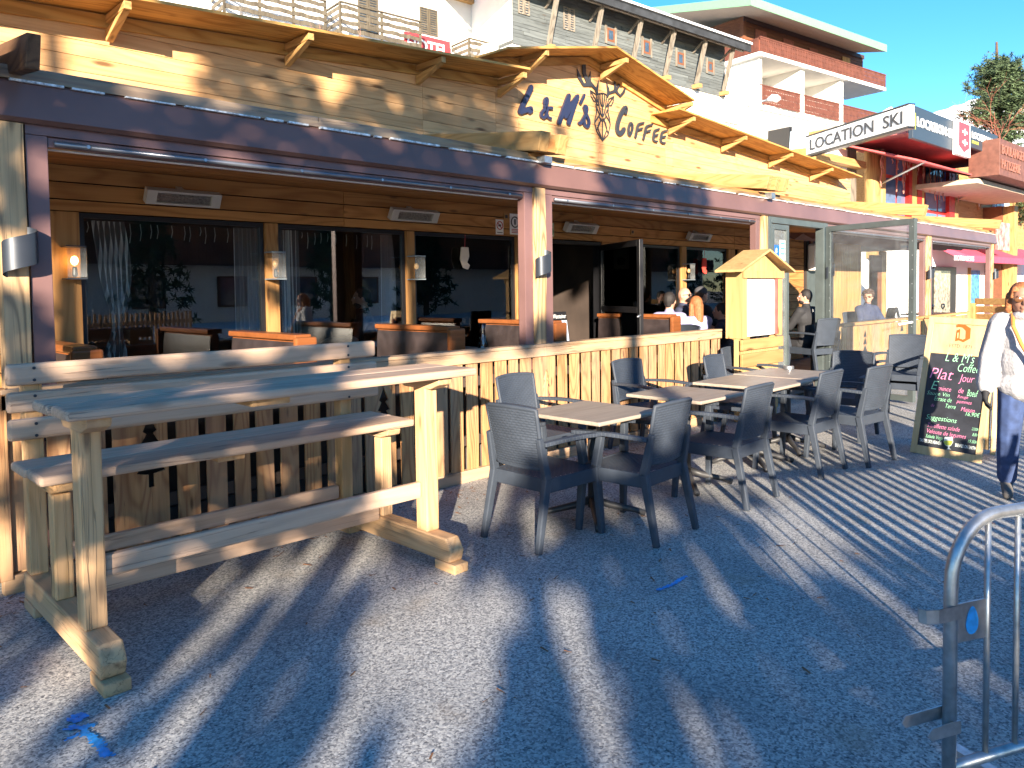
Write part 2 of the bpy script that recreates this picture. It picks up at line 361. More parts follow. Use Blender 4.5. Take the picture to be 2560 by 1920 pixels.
# --- parapet of horizontal boards
def walltop(x):
    k = (YW-CAM.y)/(7.4); x = x/k   # measured at 7.4
    if x < 7.05: z = 4.124+(x-1.9)*.0685
    elif x < 9.2: z = 4.74+(x-7.05)*.2
    elif x < 11.2: z = 5.17-(x-9.2)*.225
    else: z = 4.53-(x-11.3)*.052
    return CAMH+(z-CAMH)*k
K = YW/7.4
mb = MB(); z = 2.85; bh = .118; row = 0
joints = [-1.2, 5.83*K, 7.47*K, 10.98*K, 14.2*K, 18.75*K]
xstep = [7.05*K, 9.2*K, 11.2*K]
while z < 4.8:
    for a, b_ in zip(joints[:-1], joints[1:]):
        cuts = sorted([a, b_]+[q for q in xstep if a < q < b_])
        for c0, c1 in zip(cuts[:-1], cuts[1:]):
            # clip board to the sloping top in small runs
            nseg = max(1, int((c1-c0)/.5)); poly = []
            e = .0015; xs = [c0+e+(c1-c0-2*e)*i/nseg for i in range(nseg+1)]
            tops = [min(z+bh-.004, walltop(min(max(x, c0+.01), c1-.01))) for x in xs]
            good = [(x, t) for x, t in zip(xs, tops) if t > z+.008]
            if len(good) < 2: continue
            yy = YW-random.uniform(0, .0025)
            mb.prism([(good[0][0], yy, z), (good[-1][0], yy, z)]+[(x, yy, t) for x, t in good[::-1]], (0, .03, 0))
    z += bh
mb.build('parapet_wall', W_PAR, cafe)
mb = MB()
for x0, x1, n_ in ((-1.2, 7.05*K, 8), (7.05*K, 9.2*K, 4), (9.2*K, 11.2*K, 4), (11.2*K, 18.75*K, 10)):
    mb.prism([(x0, YW+.05, 2.6), (x1, YW+.05, 2.6), (x1, YW+.05, walltop(x1-.01)-.01), (x0, YW+.05, walltop(x0+.01)-.01)], (0, .2, 0))
mb.build('parapet_backing', DARK_IN_GAP, cafe)
# --- sloping eave boards over the parapet
YE = YW-.5
def eave(x0, x1, z0, z1, name='eave_roof'):
    m = MB()
    for i in range(5):
        ya, yb = YE+i*.13, YE+(i+1)*.13-.003
        if i == 4: yb = YW+.35
        dz = (i)*.004
        m.prism([(x0, ya, z0+dz), (x1, ya, z1+dz), (x1, ya, z1+dz+.024), (x0, ya, z0+dz+.024)], (0, yb-ya, 0))
    m.build(name, W_ROOF, cafe)
    n = MB(); n.prism([(x0, YW-.035, z0-.1), (x1, YW-.035, z1-.1), (x1, YW-.035, z1-.004), (x0, YW-.035, z0-.004)], (0, .03, 0)); n.build('eave_trim', W_ROOF, cafe)
def eline(pts):   # pixel pts of the outer (front) edge -> x,z at YE
    return [(onY(x, y, YE).x, onY(x, y, YE).z) for x, y in pts]
e1 = eline([(389, 0), (1326, 170)]); e2 = eline([(1290, 117), (1543, 116)]); e3 = eline([(1543, 116), (1737, 249)]); e4 = eline([(1700, 270), (2156, 441)])
sl = (e1[1][1]-e1[0][1])/(e1[1][0]-e1[0][0])
eave(-1.2, e1[1][0], e1[0][1]+sl*(-1.2-e1[0][0])-.02, e1[1][1]-.02)
eave(e2[0][0]-.12, e2[1][0], e2[0][1]-.045, e2[1][1]-.02); eave(e3[0][0], e3[1][0], e3[0][1]-.02, e3[1][1]-.02); eave(e4[0][0], e4[1][0], e4[0][1]-.02, e4[1][1]-.02)
def ez(x):
    for a, b_ in ((e1[0], e1[1]), (e2[0], e2[1]), (e3[0], e3[1]), (e4[0], e4[1])):
        if x <= b_[0]+.02: return a[1]+(b_[1]-a[1])*(x-a[0])/(b_[0]-a[0])-.03
    return e4[1][1]-.03
for i, (px, py) in enumerate(((273, 89), (718, 155), (1044, 203), (1285, 236), (1503, 176), (1667, 272), (1673, 323), (1805, 367), (1923, 407), (2026, 441), (1302, 156))):
    f_ = onY(px, py, YW-.036); x = f_.x; zt = ez(x)
    if i == 3: zt = e1[1][1]-.05; x = min(x, e1[1][0]-.05)
    if i == 6: zt = e4[0][1]-.05; x = max(x, e4[0][0]+.06)
    zf_ = min(f_.z, zt-.2) if i != 10 else zt-.26
    m = MB(); m.beam((x, YW-.04, zt-.03), (x, YE+.03, zt-.03), .055, .06)
    m.prism([(x-.027, YE+.06, zt-.062), (x-.027, YE+.13, zt-.062), (x-.027, YW-.036, zf_+.09), (x-.027, YW-.036, zf_)], (.054, 0, 0))
    m.build('eave_bracket', W_RAF, cafe, bevel=.004)
# --- terrace roof: weathered fascia beams, brown metal fascia, drip strip, headers
XL, XR = -1.5, 20.75
for a, b_ in ((XL, 2.9), (2.9, 5.05), (5.05, 9.4), (9.4, 15.2), (15.2, XR)):
    MB().box(a+.003, b_-.003, YF-.03, YF+.09, 2.79, 2.862).build('roof_beam', W_OLD_X if b_ < 6 else W_HON_X, cafe, bevel=.008)
MB().box(XL, XR, YF-.045, YF-.033, 2.787, 2.825).build('fascia_board', W_OLD_X, cafe)
mb = MB(); mb.prism([(XL, YF-.05, 2.765), (XL, YF-.09, 2.575), (XL, YF-.06, 2.555), (XL, YF+.02, 2.555), (XL, YF+.02, 2.78), (XL, YF-.03, 2.785)], (XR+.1-XL, 0, 0)); mb.build('metal_fascia', PURPL, cafe)
mb = MB()
x = XL
while x < XR:
    l = random.uniform(.05, .5); mb.box(x, x+l, YF-.062-random.uniform(0, .003), YF-.03, 2.772+random.uniform(0, .006), 2.784+random.uniform(0, .008)); x += l+random.uniform(.0, .12)
mb.build('drip_edge', SNOWDRIP, cafe)
# roof slab + plank ceiling
mb = MB(); mb.prism([(XL, YF+.1, 2.78), (XL, YW, 2.97), (XL, YW, 3.02), (XL, YF+.1, 2.82)], (XR-XL, 0, 0)); mb.build('terrace_roof', W_OLD_X, cafe)
mb = MB(); n_ = 10
for i in range(n_):
    y0 = YF+.06+(YW-YF-.06)*i/n_; y1 = YF+.06+(YW-YF-.06)*(i+1)/n_-.006
    z0 = 2.5+(.1)*i/n_; z1 = 2.5+.1*(i+1)/n_
    for x0, x1 in ((XL, 2.4), (2.4, 6.1), (6.1, 9.5), (9.5, 13.2)):
        mb.prism([(x0, y0, z0), (x0, y1, z1), (x0, y1, z1+.02), (x0, y0, z0+.02)], (x1-x0-.004, 0, 0))
mb.build('plank_ceiling', W_HON_X, cafe)
mb = MB()   # folded canvas over the right part
for i in range(5):
    y0 = YF+.1+i*.34; mb.prism([(13.2, y0, 2.53+.01*i), (13.2, y0+.17, 2.42+.012*i), (13.2, y0+.34, 2.53+.01*i), (13.2, y0+.17, 2.6)], (7.4, 0, 0))
mb.build('canvas_canopy', plain('brown canvas', (.17, .1, .09), .8), cafe)
# headers, casings, roller bars per bay
bays = [(1.19, 4.98), (5.36, 9.29), (11.5, 15.85), (16.35, 20.45)]
for a, b_ in bays:
    MB().box(a-.11, b_+.11, YF-.03, YF+.05, 2.50, 2.556).build('header', PURP, cafe, bevel=.003)
    MB().box(a-.11, a-.003, YF-.028, YF+.06, .1, 2.499).build('post_casing', PURP, cafe, bevel=.004)
    MB().box(b_+.003, b_+.11, YF-.028, YF+.06, .1, 2.499).build('post_casing', PURP, cafe, bevel=.004)
    rb = MB().box(a+.0, b_-.0, YF-.015, YF+.03, 2.44, 2.497).build('roller_box', PURP, cafe, bevel=.004)
    MB().tube([(a+.03, YF-.028, 2.462), (b_-.03, YF-.028, 2.462)], .016, 10).build('roller_bar', ALU, cafe, smooth=True)
    nb = 6
    for i in range(nb): MB().disc((a+.2+(b_-a-.4)*i/(nb-1), YF-.042, 2.463), (0, -1, 0), .011, .006, 10).build('roller_bolt', STEEL, cafe)
    MB().box(a+.002, b_-.002, YF+.05, YF+.075, 2.435, 2.45).build('white_strip', WHT, cafe)  # thin white strip just inside the header
for x0, x1 in ((.94, 1.075), (5.1, 5.245), (9.42, 9.58), (15.99, 16.2), (20.58, 20.72)):
    m = MB(); n = 14
    def fp(u, v, x0=x0, x1=x1):
        t = v*2.45+.1; a = u*2*math.pi; cx = (x0+x1)/2; hw = (x1-x0)/2; c, s_ = math.cos(a), math.sin(a)
        q = max(abs(c), abs(s_)); ww = noise.noise(Vector((t*1.3, u*3, x0)))*.008
        return Vector((cx+(hw+ww)*c/q**.8, YF+.01+(.065+ww)*s_/q**.8, t))
    m.grid(24, 30, fp); m.build('timber_post', W_POST, cafe, smooth=False)
# rafters
def rafter(x, wd, y0, zt, h=.17, mt=None):
    m = MB(); s_ = .134; y1 = YW
    m.prism([(x-wd/2, y0, zt), (x-wd/2, y0+.05, zt-h), (x-wd/2, y1, zt-h+s_*(y1-y0)), (x-wd/2, y1, zt+s_*(y1-y0))], (wd, 0, 0))
    o = m.build('rafter', mt or W_RAF, cafe, bevel=.006); return o
rafter(5.06, .12, 4.66, 3.02, .17); rafter(5.31, .12, 4.66, 3.02, .17)
MB().box(5.13, 5.24, 4.72, 5.2, 2.86, 2.98).build('rafter_block', W_HON_X, cafe)
for x in (9.3, 9.52, 9.74): rafter(x, .11, 4.66, 3.04)
rafter(15.2, .16, 4.62, 3.07, .2); rafter(20.3, .16, 4.62, 3.08, .2)
rl = onY(66, 80, 4.45); rr = onY(103, 80, 4.45); rafter((rl.x+rr.x)/2, rr.x-rl.x, 4.45, rl.z, rl.z-onY(66, 165, 4.45).z, W_RAF_SHADE); rafter((rl.x+rr.x)/2-.2, rr.x-rl.x, 4.45, rl.z, rl.z-onY(66, 165, 4.45).z, W_RAF_SHADE)
m = MB().box(5.14, 5.24, 4.76, 4.86, 2.77, 2.83); m.build('post_bracket', STEEL, cafe)
m = MB().box(9.5, 9.6, 4.76, 4.86, 2.77, 2.85); m.build('post_bracket', STEEL, cafe)
# --- main wall behind terrace: boards above windows, framed panes
wins = [(1.77, 3.27), (3.40, 4.84), (4.95, 6.46), (9.0, 10.0), (10.14, 11.38)]
DOOR = (7.12, 8.04)
WT, WB = 2.245, .62
mb = MB()
zz = [2.25, 2.34, 2.47, 2.60, 2.72]
for i in range(len(zz)-1):
    for x0, x1 in ((XL, 4.1), (4.1, 7.9), (7.9, 11.6), (11.6, 14.2)):
        mb.box(x0+.003, x1-.003, YW-.03-random.uniform(0, .004), YW, zz[i]+.004, zz[i+1]-.006)
mb.build('wall_boards', W_HON_X, cafe)
for xa_, xb_ in ((11.75, 14.2), (XL, 1.3), (6.62, 7.05), (8.1, 8.92)):
    mb = MB(); z = FLR
    while z < 2.24: mb.box(xa_, xb_, YW-.03, YW, z+.003, z+.13); z += .136
    mb.build('wall_boards', W_HON_X, cafe)
for x0, x1 in ((1.3, 1.5), (1.505, 1.765), (3.275, 3.395), (4.845, 4.945), (6.465, 6.61), (10.005, 10.135), (11.385, 11.6)):
    MB().box(x0, x1, YW-.045, YW+.04, FLR, 2.247).build('window_post', W_HON_Z, cafe, bevel=.004)
for x0, x1 in wins:
    f = MB(); t = .035
    for q in ((x0, x1, WT-t, WT), (x0, x1, WB, WB+t), (x0, x0+t, WB+t, WT-t), (x1-t, x1, WB+t, WT-t)): f.box(q[0], q[1], YW-.01, YW+.03, q[2], q[3])
    fo = f.build('window', BLK, cafe)
    MB().box(x0+t, x1-t, YW+.008, YW+.014, WB+t, WT-t).build('window_pane', PANE, fo)
MB().box(XL, 7.1, YW-.02, YW+.04, FLR, WB-.003).build('sill_wall', W_HON_X, cafe); MB().box(8.95, 11.6, YW-.02, YW+.04, FLR, WB-.003).build('sill_wall', W_HON_X, cafe)
# room shell
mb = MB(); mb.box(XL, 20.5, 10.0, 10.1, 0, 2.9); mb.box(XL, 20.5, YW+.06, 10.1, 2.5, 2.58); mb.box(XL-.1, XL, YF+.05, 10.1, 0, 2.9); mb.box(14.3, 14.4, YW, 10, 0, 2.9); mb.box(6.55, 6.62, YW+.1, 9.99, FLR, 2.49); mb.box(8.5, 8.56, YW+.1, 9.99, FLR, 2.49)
mb.build('inner_wall', DARK_IN_GAP, cafe)
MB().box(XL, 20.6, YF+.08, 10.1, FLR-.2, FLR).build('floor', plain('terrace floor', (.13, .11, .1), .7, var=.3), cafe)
# entrance doorway frame and the open black door leaf
f = MB(); f.box(DOOR[0]-.06, DOOR[0], YW-.02, YW+.08, FLR, 2.24); f.box(DOOR[0], DOOR[1], YW-.02, YW+.08, 2.2, 2.24); f.box(DOOR[1], DOOR[1]+.06, YW-.02, YW+.08, FLR, 2.24); f.build('door_frame', BLK, cafe)
dl0 = Vector((8.04, YW-.05, 0)); free = onZ(1659, 598, 2.16); free.z = 0; dd = (free-dl0); 
if dd.length > 1.25: dd = dd.normalized()*1.2
def leaf(name, par, o, d, zb, zt, mat, st=.06, th=.045, mid=None, pane=PANE):
    d = Vector(d); o = Vector(o); m = MB(); L_ = d.length; u = d.normalized()
    def pc(a, b_, c0, c1):
        m.beam(o+u*a+Vector((0, 0, (c0+c1)/2)), o+u*b_+Vector((0, 0, (c0+c1)/2)), th, c1-c0)
    pc(0, st, zb, zt); pc(L_-st, L_, zb, zt); pc(st, L_-st, zt-st, zt); pc(st, L_-st, zb, zb+st)
    if mid: pc(st, L_-st, mid, mid+st)
    fo = m.build(name, mat, par, bevel=.003)
    g_ = MB(); g_.beam(o+u*st+Vector((0, 0, (zb+zt)/2)), o+u*(L_-st)+Vector((0, 0, (zb+zt)/2)), .006, zt-zb-2*st); g_.build('door_pane', pane, fo); return fo
dleaf = leaf('entrance_door', cafe, dl0, dd, FLR+.02, 2.2, BLK, .075, .05, 1.32)
hp = dl0+dd*.93; m = MB(); m.tube([hp+Vector((-.03, -.05, 1.3)), hp+Vector((-.09, -.09, 1.3)), hp+Vector((-.16, -.1, 1.28))], .012); m.build('door_handle', STEEL, dleaf, smooth=True)
# street entrance: grey metal frame with fixed narrow leaf and the big glazed leaf swung out
fr = MB(); fr.box(9.6, 9.68, YF-.05, YF+.07, 0, 2.56); fr.box(9.68, 11.3, YF-.05, YF+.07, 2.47, 2.56); fr.box(11.3, 11.46, YF-.05, YF+.07, 0, 2.56)
fro = fr.build('street_door_frame', DKMET, cafe, bevel=.003)
leaf('narrow_door_leaf', cafe, (9.7, YF-.02, 0), (.5, -.0, 0), .03, 2.46, DKMET, .07, .05, None, CLEAR)
h0 = Vector((11.38, YF-.07, 0)); fe = onZ(2290, 547, 2.49); fe.z = 0
big = leaf('glazed_door_leaf', cafe, h0, fe-h0, .04, 2.5, DKMET, .08, .06, None, CLEAR)
u = (fe-h0).normalized(); m = MB()
for i in range(12):
    for q in (h0+u*.05+Vector((0, 0, .3+i*.19)), h0+u*((fe-h0).length-.05)+Vector((0, 0, .3+i*.19))): m.ell(q+Vector((-.03, -.014, 0)), (.009,)*3, 6, 4)
m.build('screw', STEEL, big)
e_ = h0+(fe-h0)*.965; m = MB(); m.beam(e_+Vector((-.035, -.03, 1.0)), e_+Vector((-.035, -.03, 1.3)), .035, .03); m.tube([e_+Vector((-.06, -.03, 1.12)), e_+Vector((-.2, .1, 1.09))], .014); m.build('door_handle', WHT, big)
# stickers on the narrow leaf
m = MB().box(9.79, 9.93, YF-.036, YF-.031, 2.02, 2.18); m.build('blue_sticker', flat('sticker blue', (.02, .12, .6)), cafe)
text('sticker_writing', '8', WHT, cafe, (9.82, YF-.036, 2.07), (1, 0, 0), (0, 0, 1), height=.07, ext=.001)
m = MB().box(9.95, 10.1, YF-.036, YF-.031, 1.97, 2.25); m.build('white_notice', WHT, cafe)
for i in range(3): MB().box(9.965, 10.085, YF-.039, YF-.037, 2.19-.07*i, 2.22-.07*i).build('notice_stripe', flat('cyan', (.1, .5, .75)), cafe)

# ---- fence
def firnotch(cx, zb, s=1.):
    """half outline (dx, z) of a fir cut-out, right half"""
    return [(0, 0), (.016, 0), (.016, .08), (.085, .095), (.035, .17), (.06, .18), (.028, .26), (.055, .27), (.02, .33), (.042, .345), (0, .44)]
firs = [1.66, 3.37, 5.2, 7.95]
fence = thing('picket_fence', 'long low larch picket fence with fir cut-outs running behind the bar bench and cafe tables', 'fence', (4.6, 4.9, 0))
FY = YF-.075
def fenceboards(fence, X0, X1, zt, firs, wmin=.1, wmax=.14, gmin=.035, gmax=.058):
    x = X0; edges = []
    fl = sorted(firs)
    while x < X1:
        nx = x+random.uniform(wmin, wmax)
        for f_ in fl:
            if x < f_-.02 and nx > f_-.09: nx = f_
            if abs(x-f_) < .2 and x > f_: pass
        if nx > X1: nx = X1
        edges.append((x, nx)); nx2 = nx+random.uniform(gmin, gmax)
        if any(abs(nx-f_) < 1e-6 for f_ in fl): nx2 = nx+.003; 
        x = nx2
    for a, b_ in edges:
        zb = .1+random.uniform(-.01, .015); y = FY-random.uniform(0, .006)
        left = [(a, zb)]; right = [(b_, zb)]
        pl = [(b_, zb)]
        for f_ in firs:
            if abs(b_-f_) < 1e-6:
                pl = [(b_, zb)]+[(b_-dx, .44+z*1.0) for dx, z in firnotch(0, 0)]
        pr_ = [(a, zb)]
        for f_ in firs:
            if abs(a-f_-.003) < 1e-6: pr_ = [(a, zb)]+[(a+dx, .44+z*1.0) for dx, z in firnotch(0, 0)]
        pts = pl+[(b_, zt), (a, zt)]+pr_[::-1]
        MB().prism([(px, y, pz) for px, pz in pts], (0, .016, 0)).build('board', W_FEN, fence)
    return edges
ed = fenceboards(fence, .93, 8.3, 1.04, firs)
print('FIRS', [e for e in ed if any(abs(e[1]-f) < .2 for f in firs)])
for a, b_ in ((.9, 5.15), (5.155, 8.3)):
    MB().box(a, b_, FY-.035, FY+.1, 1.085, 1.112).build('top_cap', W_RAIL, fence, bevel=.004)
    MB().box(a, b_, FY-.03, FY-.008, 1.0, 1.083).build('top_rail', W_RAIL, fence, bevel=.003)
MB().box(.9, 8.3, FY+.025, FY+.07, .3, .38).build('back_rail', DARK_IN_GAP, fence); MB().box(.9, 8.3, FY+.025, FY+.07, .8, .88).build('back_rail', DARK_IN_GAP, fence)  # rails coloured dark so the gaps between boards look shaded
for a, b_ in ((.88, 3.0), (3.0, 5.2), (5.2, 8.3)):
    MB().box(a, b_-.004, FY-.02, FY+.04, .0, .1).build('plinth_board', W_RAIL, fence, bevel=.004)
MB().box(.78, .925, FY-.03, FY+.03, .08, 1.12).build('end_post', W_FEN, fence, bevel=.004)
MB().box(.95, 8.2, FY+.2, FY+.23, .02, .98).build('gap_shade_sheet', DARK_IN_GAP, fence)  # added dark sheet that gives the fence gaps their shade
# right hand fence
f2 = thing('picket_fence', 'sunlit close-boarded terrace fence with totem cut-outs beyond the swung-out glazed door', 'fence', (15.6, 4.9, 0))
x = 11.95; i = 0
while x < 19.2:
    w_ = random.uniform(.14, .2); MB().box(x, x+w_-.012, FY-random.uniform(0, .005), FY+.02, .06, .97).build('board', W_FEN if i % 3 else W_YELZ, f2); x += w_; i += 1
MB().box(11.9, 19.35, FY-.04, FY+.09, .985, 1.03).build('top_rail', W_YEL, f2, bevel=.004)
MB().box(11.9, 19.35, FY+.03, FY+.07, .3, .4).build('back_rail', W_YEL, f2)
m = MB()
cx = onY(2163, 870, FY-.008).x
for k in range(4):
    zc = .42+k*.12; m.prism([(cx-.1+k*.015, FY-.009, zc), (cx+.1-k*.015, FY-.009, zc), (cx, FY-.009, zc+.11)], (0, .003, 0))
m.build('cut_out', BLK, f2)
m = MB(); cx = onY(2255, 830, FY-.008).x; m.prism([(cx-.07, FY-.009, .8), (cx+.07, FY-.009, .8), (cx, FY-.009, .93)], (0, .003, 0)); m.build('cut_out', BLK, f2)

# ---- entrance details: cafe sign (hand drawn letters and line-art deer head)
sign = thing('cafe_sign', 'dark metal lettering L & M\'s Coffee with line-art stag head on the gable boards', 'sign', onY(1500, 330, YW))
def P4(x, y, o=.035): return onY(1260+x/5.144, 120+y/5.144, YW-o)
def strokes(name, lines, wd, mat, th=.03):
    m = MB()
    for L_ in lines:
        L2 = []
        for a, b_ in zip(L_[:-1], L_[1:]):
            for k in range(3): L2.append((a[0]+(b_[0]-a[0])*k/3, a[1]+(b_[1]-a[1])*k/3))
        L2.append(L_[-1])
        # smooth
        for _ in range(2): L2 = [L2[0]]+[((L2[i-1][0]+2*L2[i][0]+L2[i+1][0])/4, (L2[i-1][1]+2*L2[i][1]+L2[i+1][1])/4) for i in range(1, len(L2)-1)]+[L2[-1]]
        e_ = .0011*lines.index(L_)
        m.ribbon([P4(x, y, .012+e_) for x, y in L2], wd, (0, -1, 0), th)
        for j_, q in enumerate((L2[0], L2[-1])): m.disc(P4(q[0], q[1], .0123+e_+.0003*j_), (0, -1, 0), wd/2, th, 14)
    return m.build(name, mat, sign)
LT = .062
strokes('letter', [[(335, 510), (300, 590), (240, 700), (195, 825)], [(195, 825), (270, 800), (335, 780), (335, 800), (310, 815)]], LT, NAVYL)
strokes('letter', [[(600, 775), (545, 772), (505, 790), (465, 840), (462, 880), (490, 905), (525, 880), (545, 830), (525, 760), (500, 700), (520, 650), (545, 650), (548, 700), (510, 760)], [(545, 780), (535, 850), (555, 905), (585, 910)]], .036, NAVYL)
strokes('letter', [[(695, 960), (740, 830), (790, 690), (820, 620)], [(820, 620), (800, 760), (775, 880)], [(775, 880), (850, 740), (930, 630)], [(930, 630), (870, 800), (820, 965)]], LT, NAVYL)
strokes('apostrophe', [[(1020, 605), (995, 660), (970, 715)]], .03, NAVYL)
strokes('letter', [[(1030, 750), (1058, 770), (1050, 830), (1015, 900), (970, 975), (955, 970)], [(1018, 770), (1040, 850), (1085, 940), (1075, 1005), (1045, 1020), (1020, 990), (1015, 900)]], .04, NAVYL)
strokes('letter', [[(1550, 830), (1560, 780), (1545, 765), (1500, 830), (1455, 950), (1440, 1050), (1460, 1110), (1500, 1095), (1530, 1050)]], .062, INK)
strokes('letter', [[(1615, 965), (1640, 985), (1640, 1060), (1605, 1135), (1590, 1120), (1590, 1020), (1615, 965)]], .026, INK)
strokes('letter', [[(1780, 965), (1715, 975), (1700, 1050), (1680, 1150)], [(1705, 1055), (1760, 1040)]], .028, INK)
strokes('letter', [[(1890, 990), (1820, 1000), (1805, 1080), (1782, 1175)], [(1805, 1080), (1865, 1065)]], .028, INK)
strokes('letter', [[(1980, 1045), (1925, 1060), (1915, 1130), (1905, 1200), (1955, 1205)], [(1915, 1130), (1960, 1120)]], .028, INK)
strokes('letter', [[(2080, 1065), (2020, 1080), (2010, 1150), (2000, 1220), (2055, 1225)], [(2010, 1150), (2060, 1140)]], .028, INK)
def poly4(name, pts, mat=INK):
    me = MB(); P = [P4(x, y, .014) for x, y in pts]; n = len(P)
    # triangulate with mathutils
    from mathutils.geometry import tessellate_polygon
    tr = tessellate_polygon([P]); o_ = Vector((0, -.012, 0))
    me.add(P+[p+o_ for p in P], [tuple(t) for t in tr]+[tuple(i+n for i in t) for t in tr]+[(i, (i+1) % n, (i+1) % n+n, i+n) for i in range(n)])
    return me.build(name, mat, sign)
poly4('antler', [(1030, 110), (1042, 165), (1048, 330), (1080, 400), (1106, 300), (1112, 430), (1165, 500), (1182, 515), (1215, 410), (1207, 500), (1200, 560), (1207, 605), (1188, 595), (1165, 540), (1120, 495), (1015, 497), (945, 385), (933, 265), (985, 375), (1022, 452), (1055, 450), (1003, 325), (1003, 160)])
poly4('antler', [(1492, 265), (1508, 370), (1482, 490), (1452, 545), (1462, 572), (1490, 602), (1522, 560), (1565, 478), (1550, 570), (1492, 635), (1425, 572), (1350, 592), (1330, 635), (1316, 620), (1325, 560), (1312, 435), (1345, 520), (1350, 560), (1410, 537), (1418, 400), (1436, 500), (1447, 510), (1483, 400)])
m = MB()
for L_ in ([(1105, 545), (1180, 600), (1197, 690), (1150, 682), (1115, 620), (1105, 545), (1185, 685)], [(1408, 622), (1345, 655), (1320, 738), (1375, 740), (1400, 690), (1408, 622), (1335, 730)],
           [(1190, 600), (1212, 585), (1260, 578), (1300, 590), (1325, 625)], [(1205, 592), (1212, 700), (1222, 760), (1240, 850)], [(1230, 585), (1230, 650), (1245, 740)], [(1260, 580), (1262, 850)], [(1290, 595), (1290, 650), (1277, 745)], [(1318, 620), (1308, 700), (1300, 780), (1283, 850)],
           [(1197, 690), (1178, 715), (1187, 830), (1165, 920), (1162, 965), (1187, 1070), (1262, 1195), (1337, 1110), (1362, 990), (1350, 900), (1333, 830), (1340, 745), (1320, 738)],
           [(1245, 742), (1277, 747)], [(1178, 740), (1222, 850), (1220, 890), (1240, 912), (1290, 912), (1306, 880), (1303, 850), (1338, 770)],
           [(1232, 905), (1238, 932), (1282, 935), (1292, 908)], [(1222, 860), (1165, 955)], [(1303, 860), (1358, 960)], [(1240, 930), (1187, 1070)], [(1262, 937), (1262, 1195)], [(1285, 932), (1337, 1110)], [(1222, 955), (1200, 1020), (1255, 1180)], [(1300, 955), (1320, 1050), (1270, 1180)],
           [(1188, 712), (1200, 735), (1215, 725)], [(1308, 745), (1318, 758), (1332, 740)], [(1242, 850), (1283, 850)]):
    m.ribbon([P4(x, y, .012) for x, y in L_], .0095, (0, -1, 0), .012)
m.build('deer_head', INK, sign); poly4('deer_nose', [(1240, 848), (1284, 848), (1275, 875), (1263, 890), (1250, 875)])

# ---- bar table with bench
bar = thing('bar_table_bench', 'tall bleached timber bar table joined to a high bench with three backrest boards', 'bar table', (2, 3.9, 0))
TZ = 1.155
def plank(name, x0, x1, y0, y1, z0, z1, par=bar, mat=W_BEN_X, bv=.012):
    m = MB(); n = 12
    m.box(x0, x1, y0, y1, z0, z1); return m.build(name, mat, par, bevel=bv)
m = MB(); gp = .004
m.box(.84, 3.0, 3.335, 3.575, TZ-.045, TZ); m.box(.83, 2.99, 3.58, 3.83, TZ-.045, TZ); m.build('tabletop', W_BEN_X, bar, bevel=.014)
m = MB(); m.box(.86, 2.94, 3.87, 4.12, .755, .80); m.box(.85, 2.95, 4.125, 4.38, .755, .80); m.build('seat', W_BEN_X, bar, bevel=.014)
for z0, z1, x1 in ((1.165, 1.275, 3.02), (1.03, 1.135, 3.03), (.89, 1.0, 3.04)): plank('backrest_board', .85, x1, 4.40, 4.437, z0, z1, bv=.02)
for x in (.92, 2.745):
    m = MB(); m.prism([(x, 3.32, .055), (x, 3.30, .12), (x, 3.35, .19), (x, 4.55, .19), (x, 4.55, .055)], (.1, 0, 0)); m.build('foot', W_BEN_Y, bar, bevel=.01)
    MB().box(x-.003, x+.103, 3.27, 3.45, 0, .054).build('foot_block', W_BEN_Y, bar, bevel=.006); MB().box(x-.003, x+.103, 4.35, 4.55, 0, .054).build('foot_block', W_BEN_Y, bar, bevel=.006)
    m = MB(); m.box(x+.004, x+.096, 3.52, 3.625, .19, TZ-.1); m.build('leg', W_BEN_Z, bar, bevel=.009)
    m = MB(); m.prism([(x+.0, 3.38, TZ-.047), (x, 3.39, TZ-.085), (x, 3.47, TZ-.115), (x, 3.72, TZ-.115), (x, 3.8, TZ-.047)], (.1, 0, 0)); m.build('cross_bearer', W_BEN_Y, bar, bevel=.008)
    MB().box(x+.01, x+.09, 3.98, 4.06, .19, .69).build('leg', W_BEN_Z, bar, bevel=.008)
    m = MB(); m.prism([(x+.0, 3.89, .752), (x, 3.9, .715), (x, 3.98, .695), (x, 4.3, .695), (x, 4.38, .752)], (.1, 0, 0)); m.build('cross_bearer', W_BEN_Y, bar, bevel=.008)
    MB().box(x+.01, x+.095, 4.442, 4.53, .19, 1.25).build('back_leg', W_BEN_Z, bar, bevel=.008)
    for zz_ in (1.25, 1.19, 1.11, 1.05, .97, .91): MB().disc((x+.052, 4.402, zz_), (0, -1, 0), .008, .006, 8).build('bolt', IRON, bar)
MB().box(1.64, 1.84, 3.42, 3.75, TZ-.085, TZ-.048).build('cleat', W_BEN_Y, bar, bevel=.006); MB().box(1.7, 1.85, 3.95, 4.3, .715, .752).build('cleat', W_BEN_Y, bar, bevel=.006)
MB().box(1.02, 2.745, 3.56, 3.60, .39, .485).build('stretcher', W_BEN_X, bar, bevel=.01)
MB().box(1.022, 2.743, 3.99, 4.05, .17, .265).build('stretcher', W_BEN_X, bar, bevel=.01)
MB().box(1.02, 2.743, 4.46, 4.50, .22, .31).build('stretcher', W_BEN_X, bar, bevel=.01)

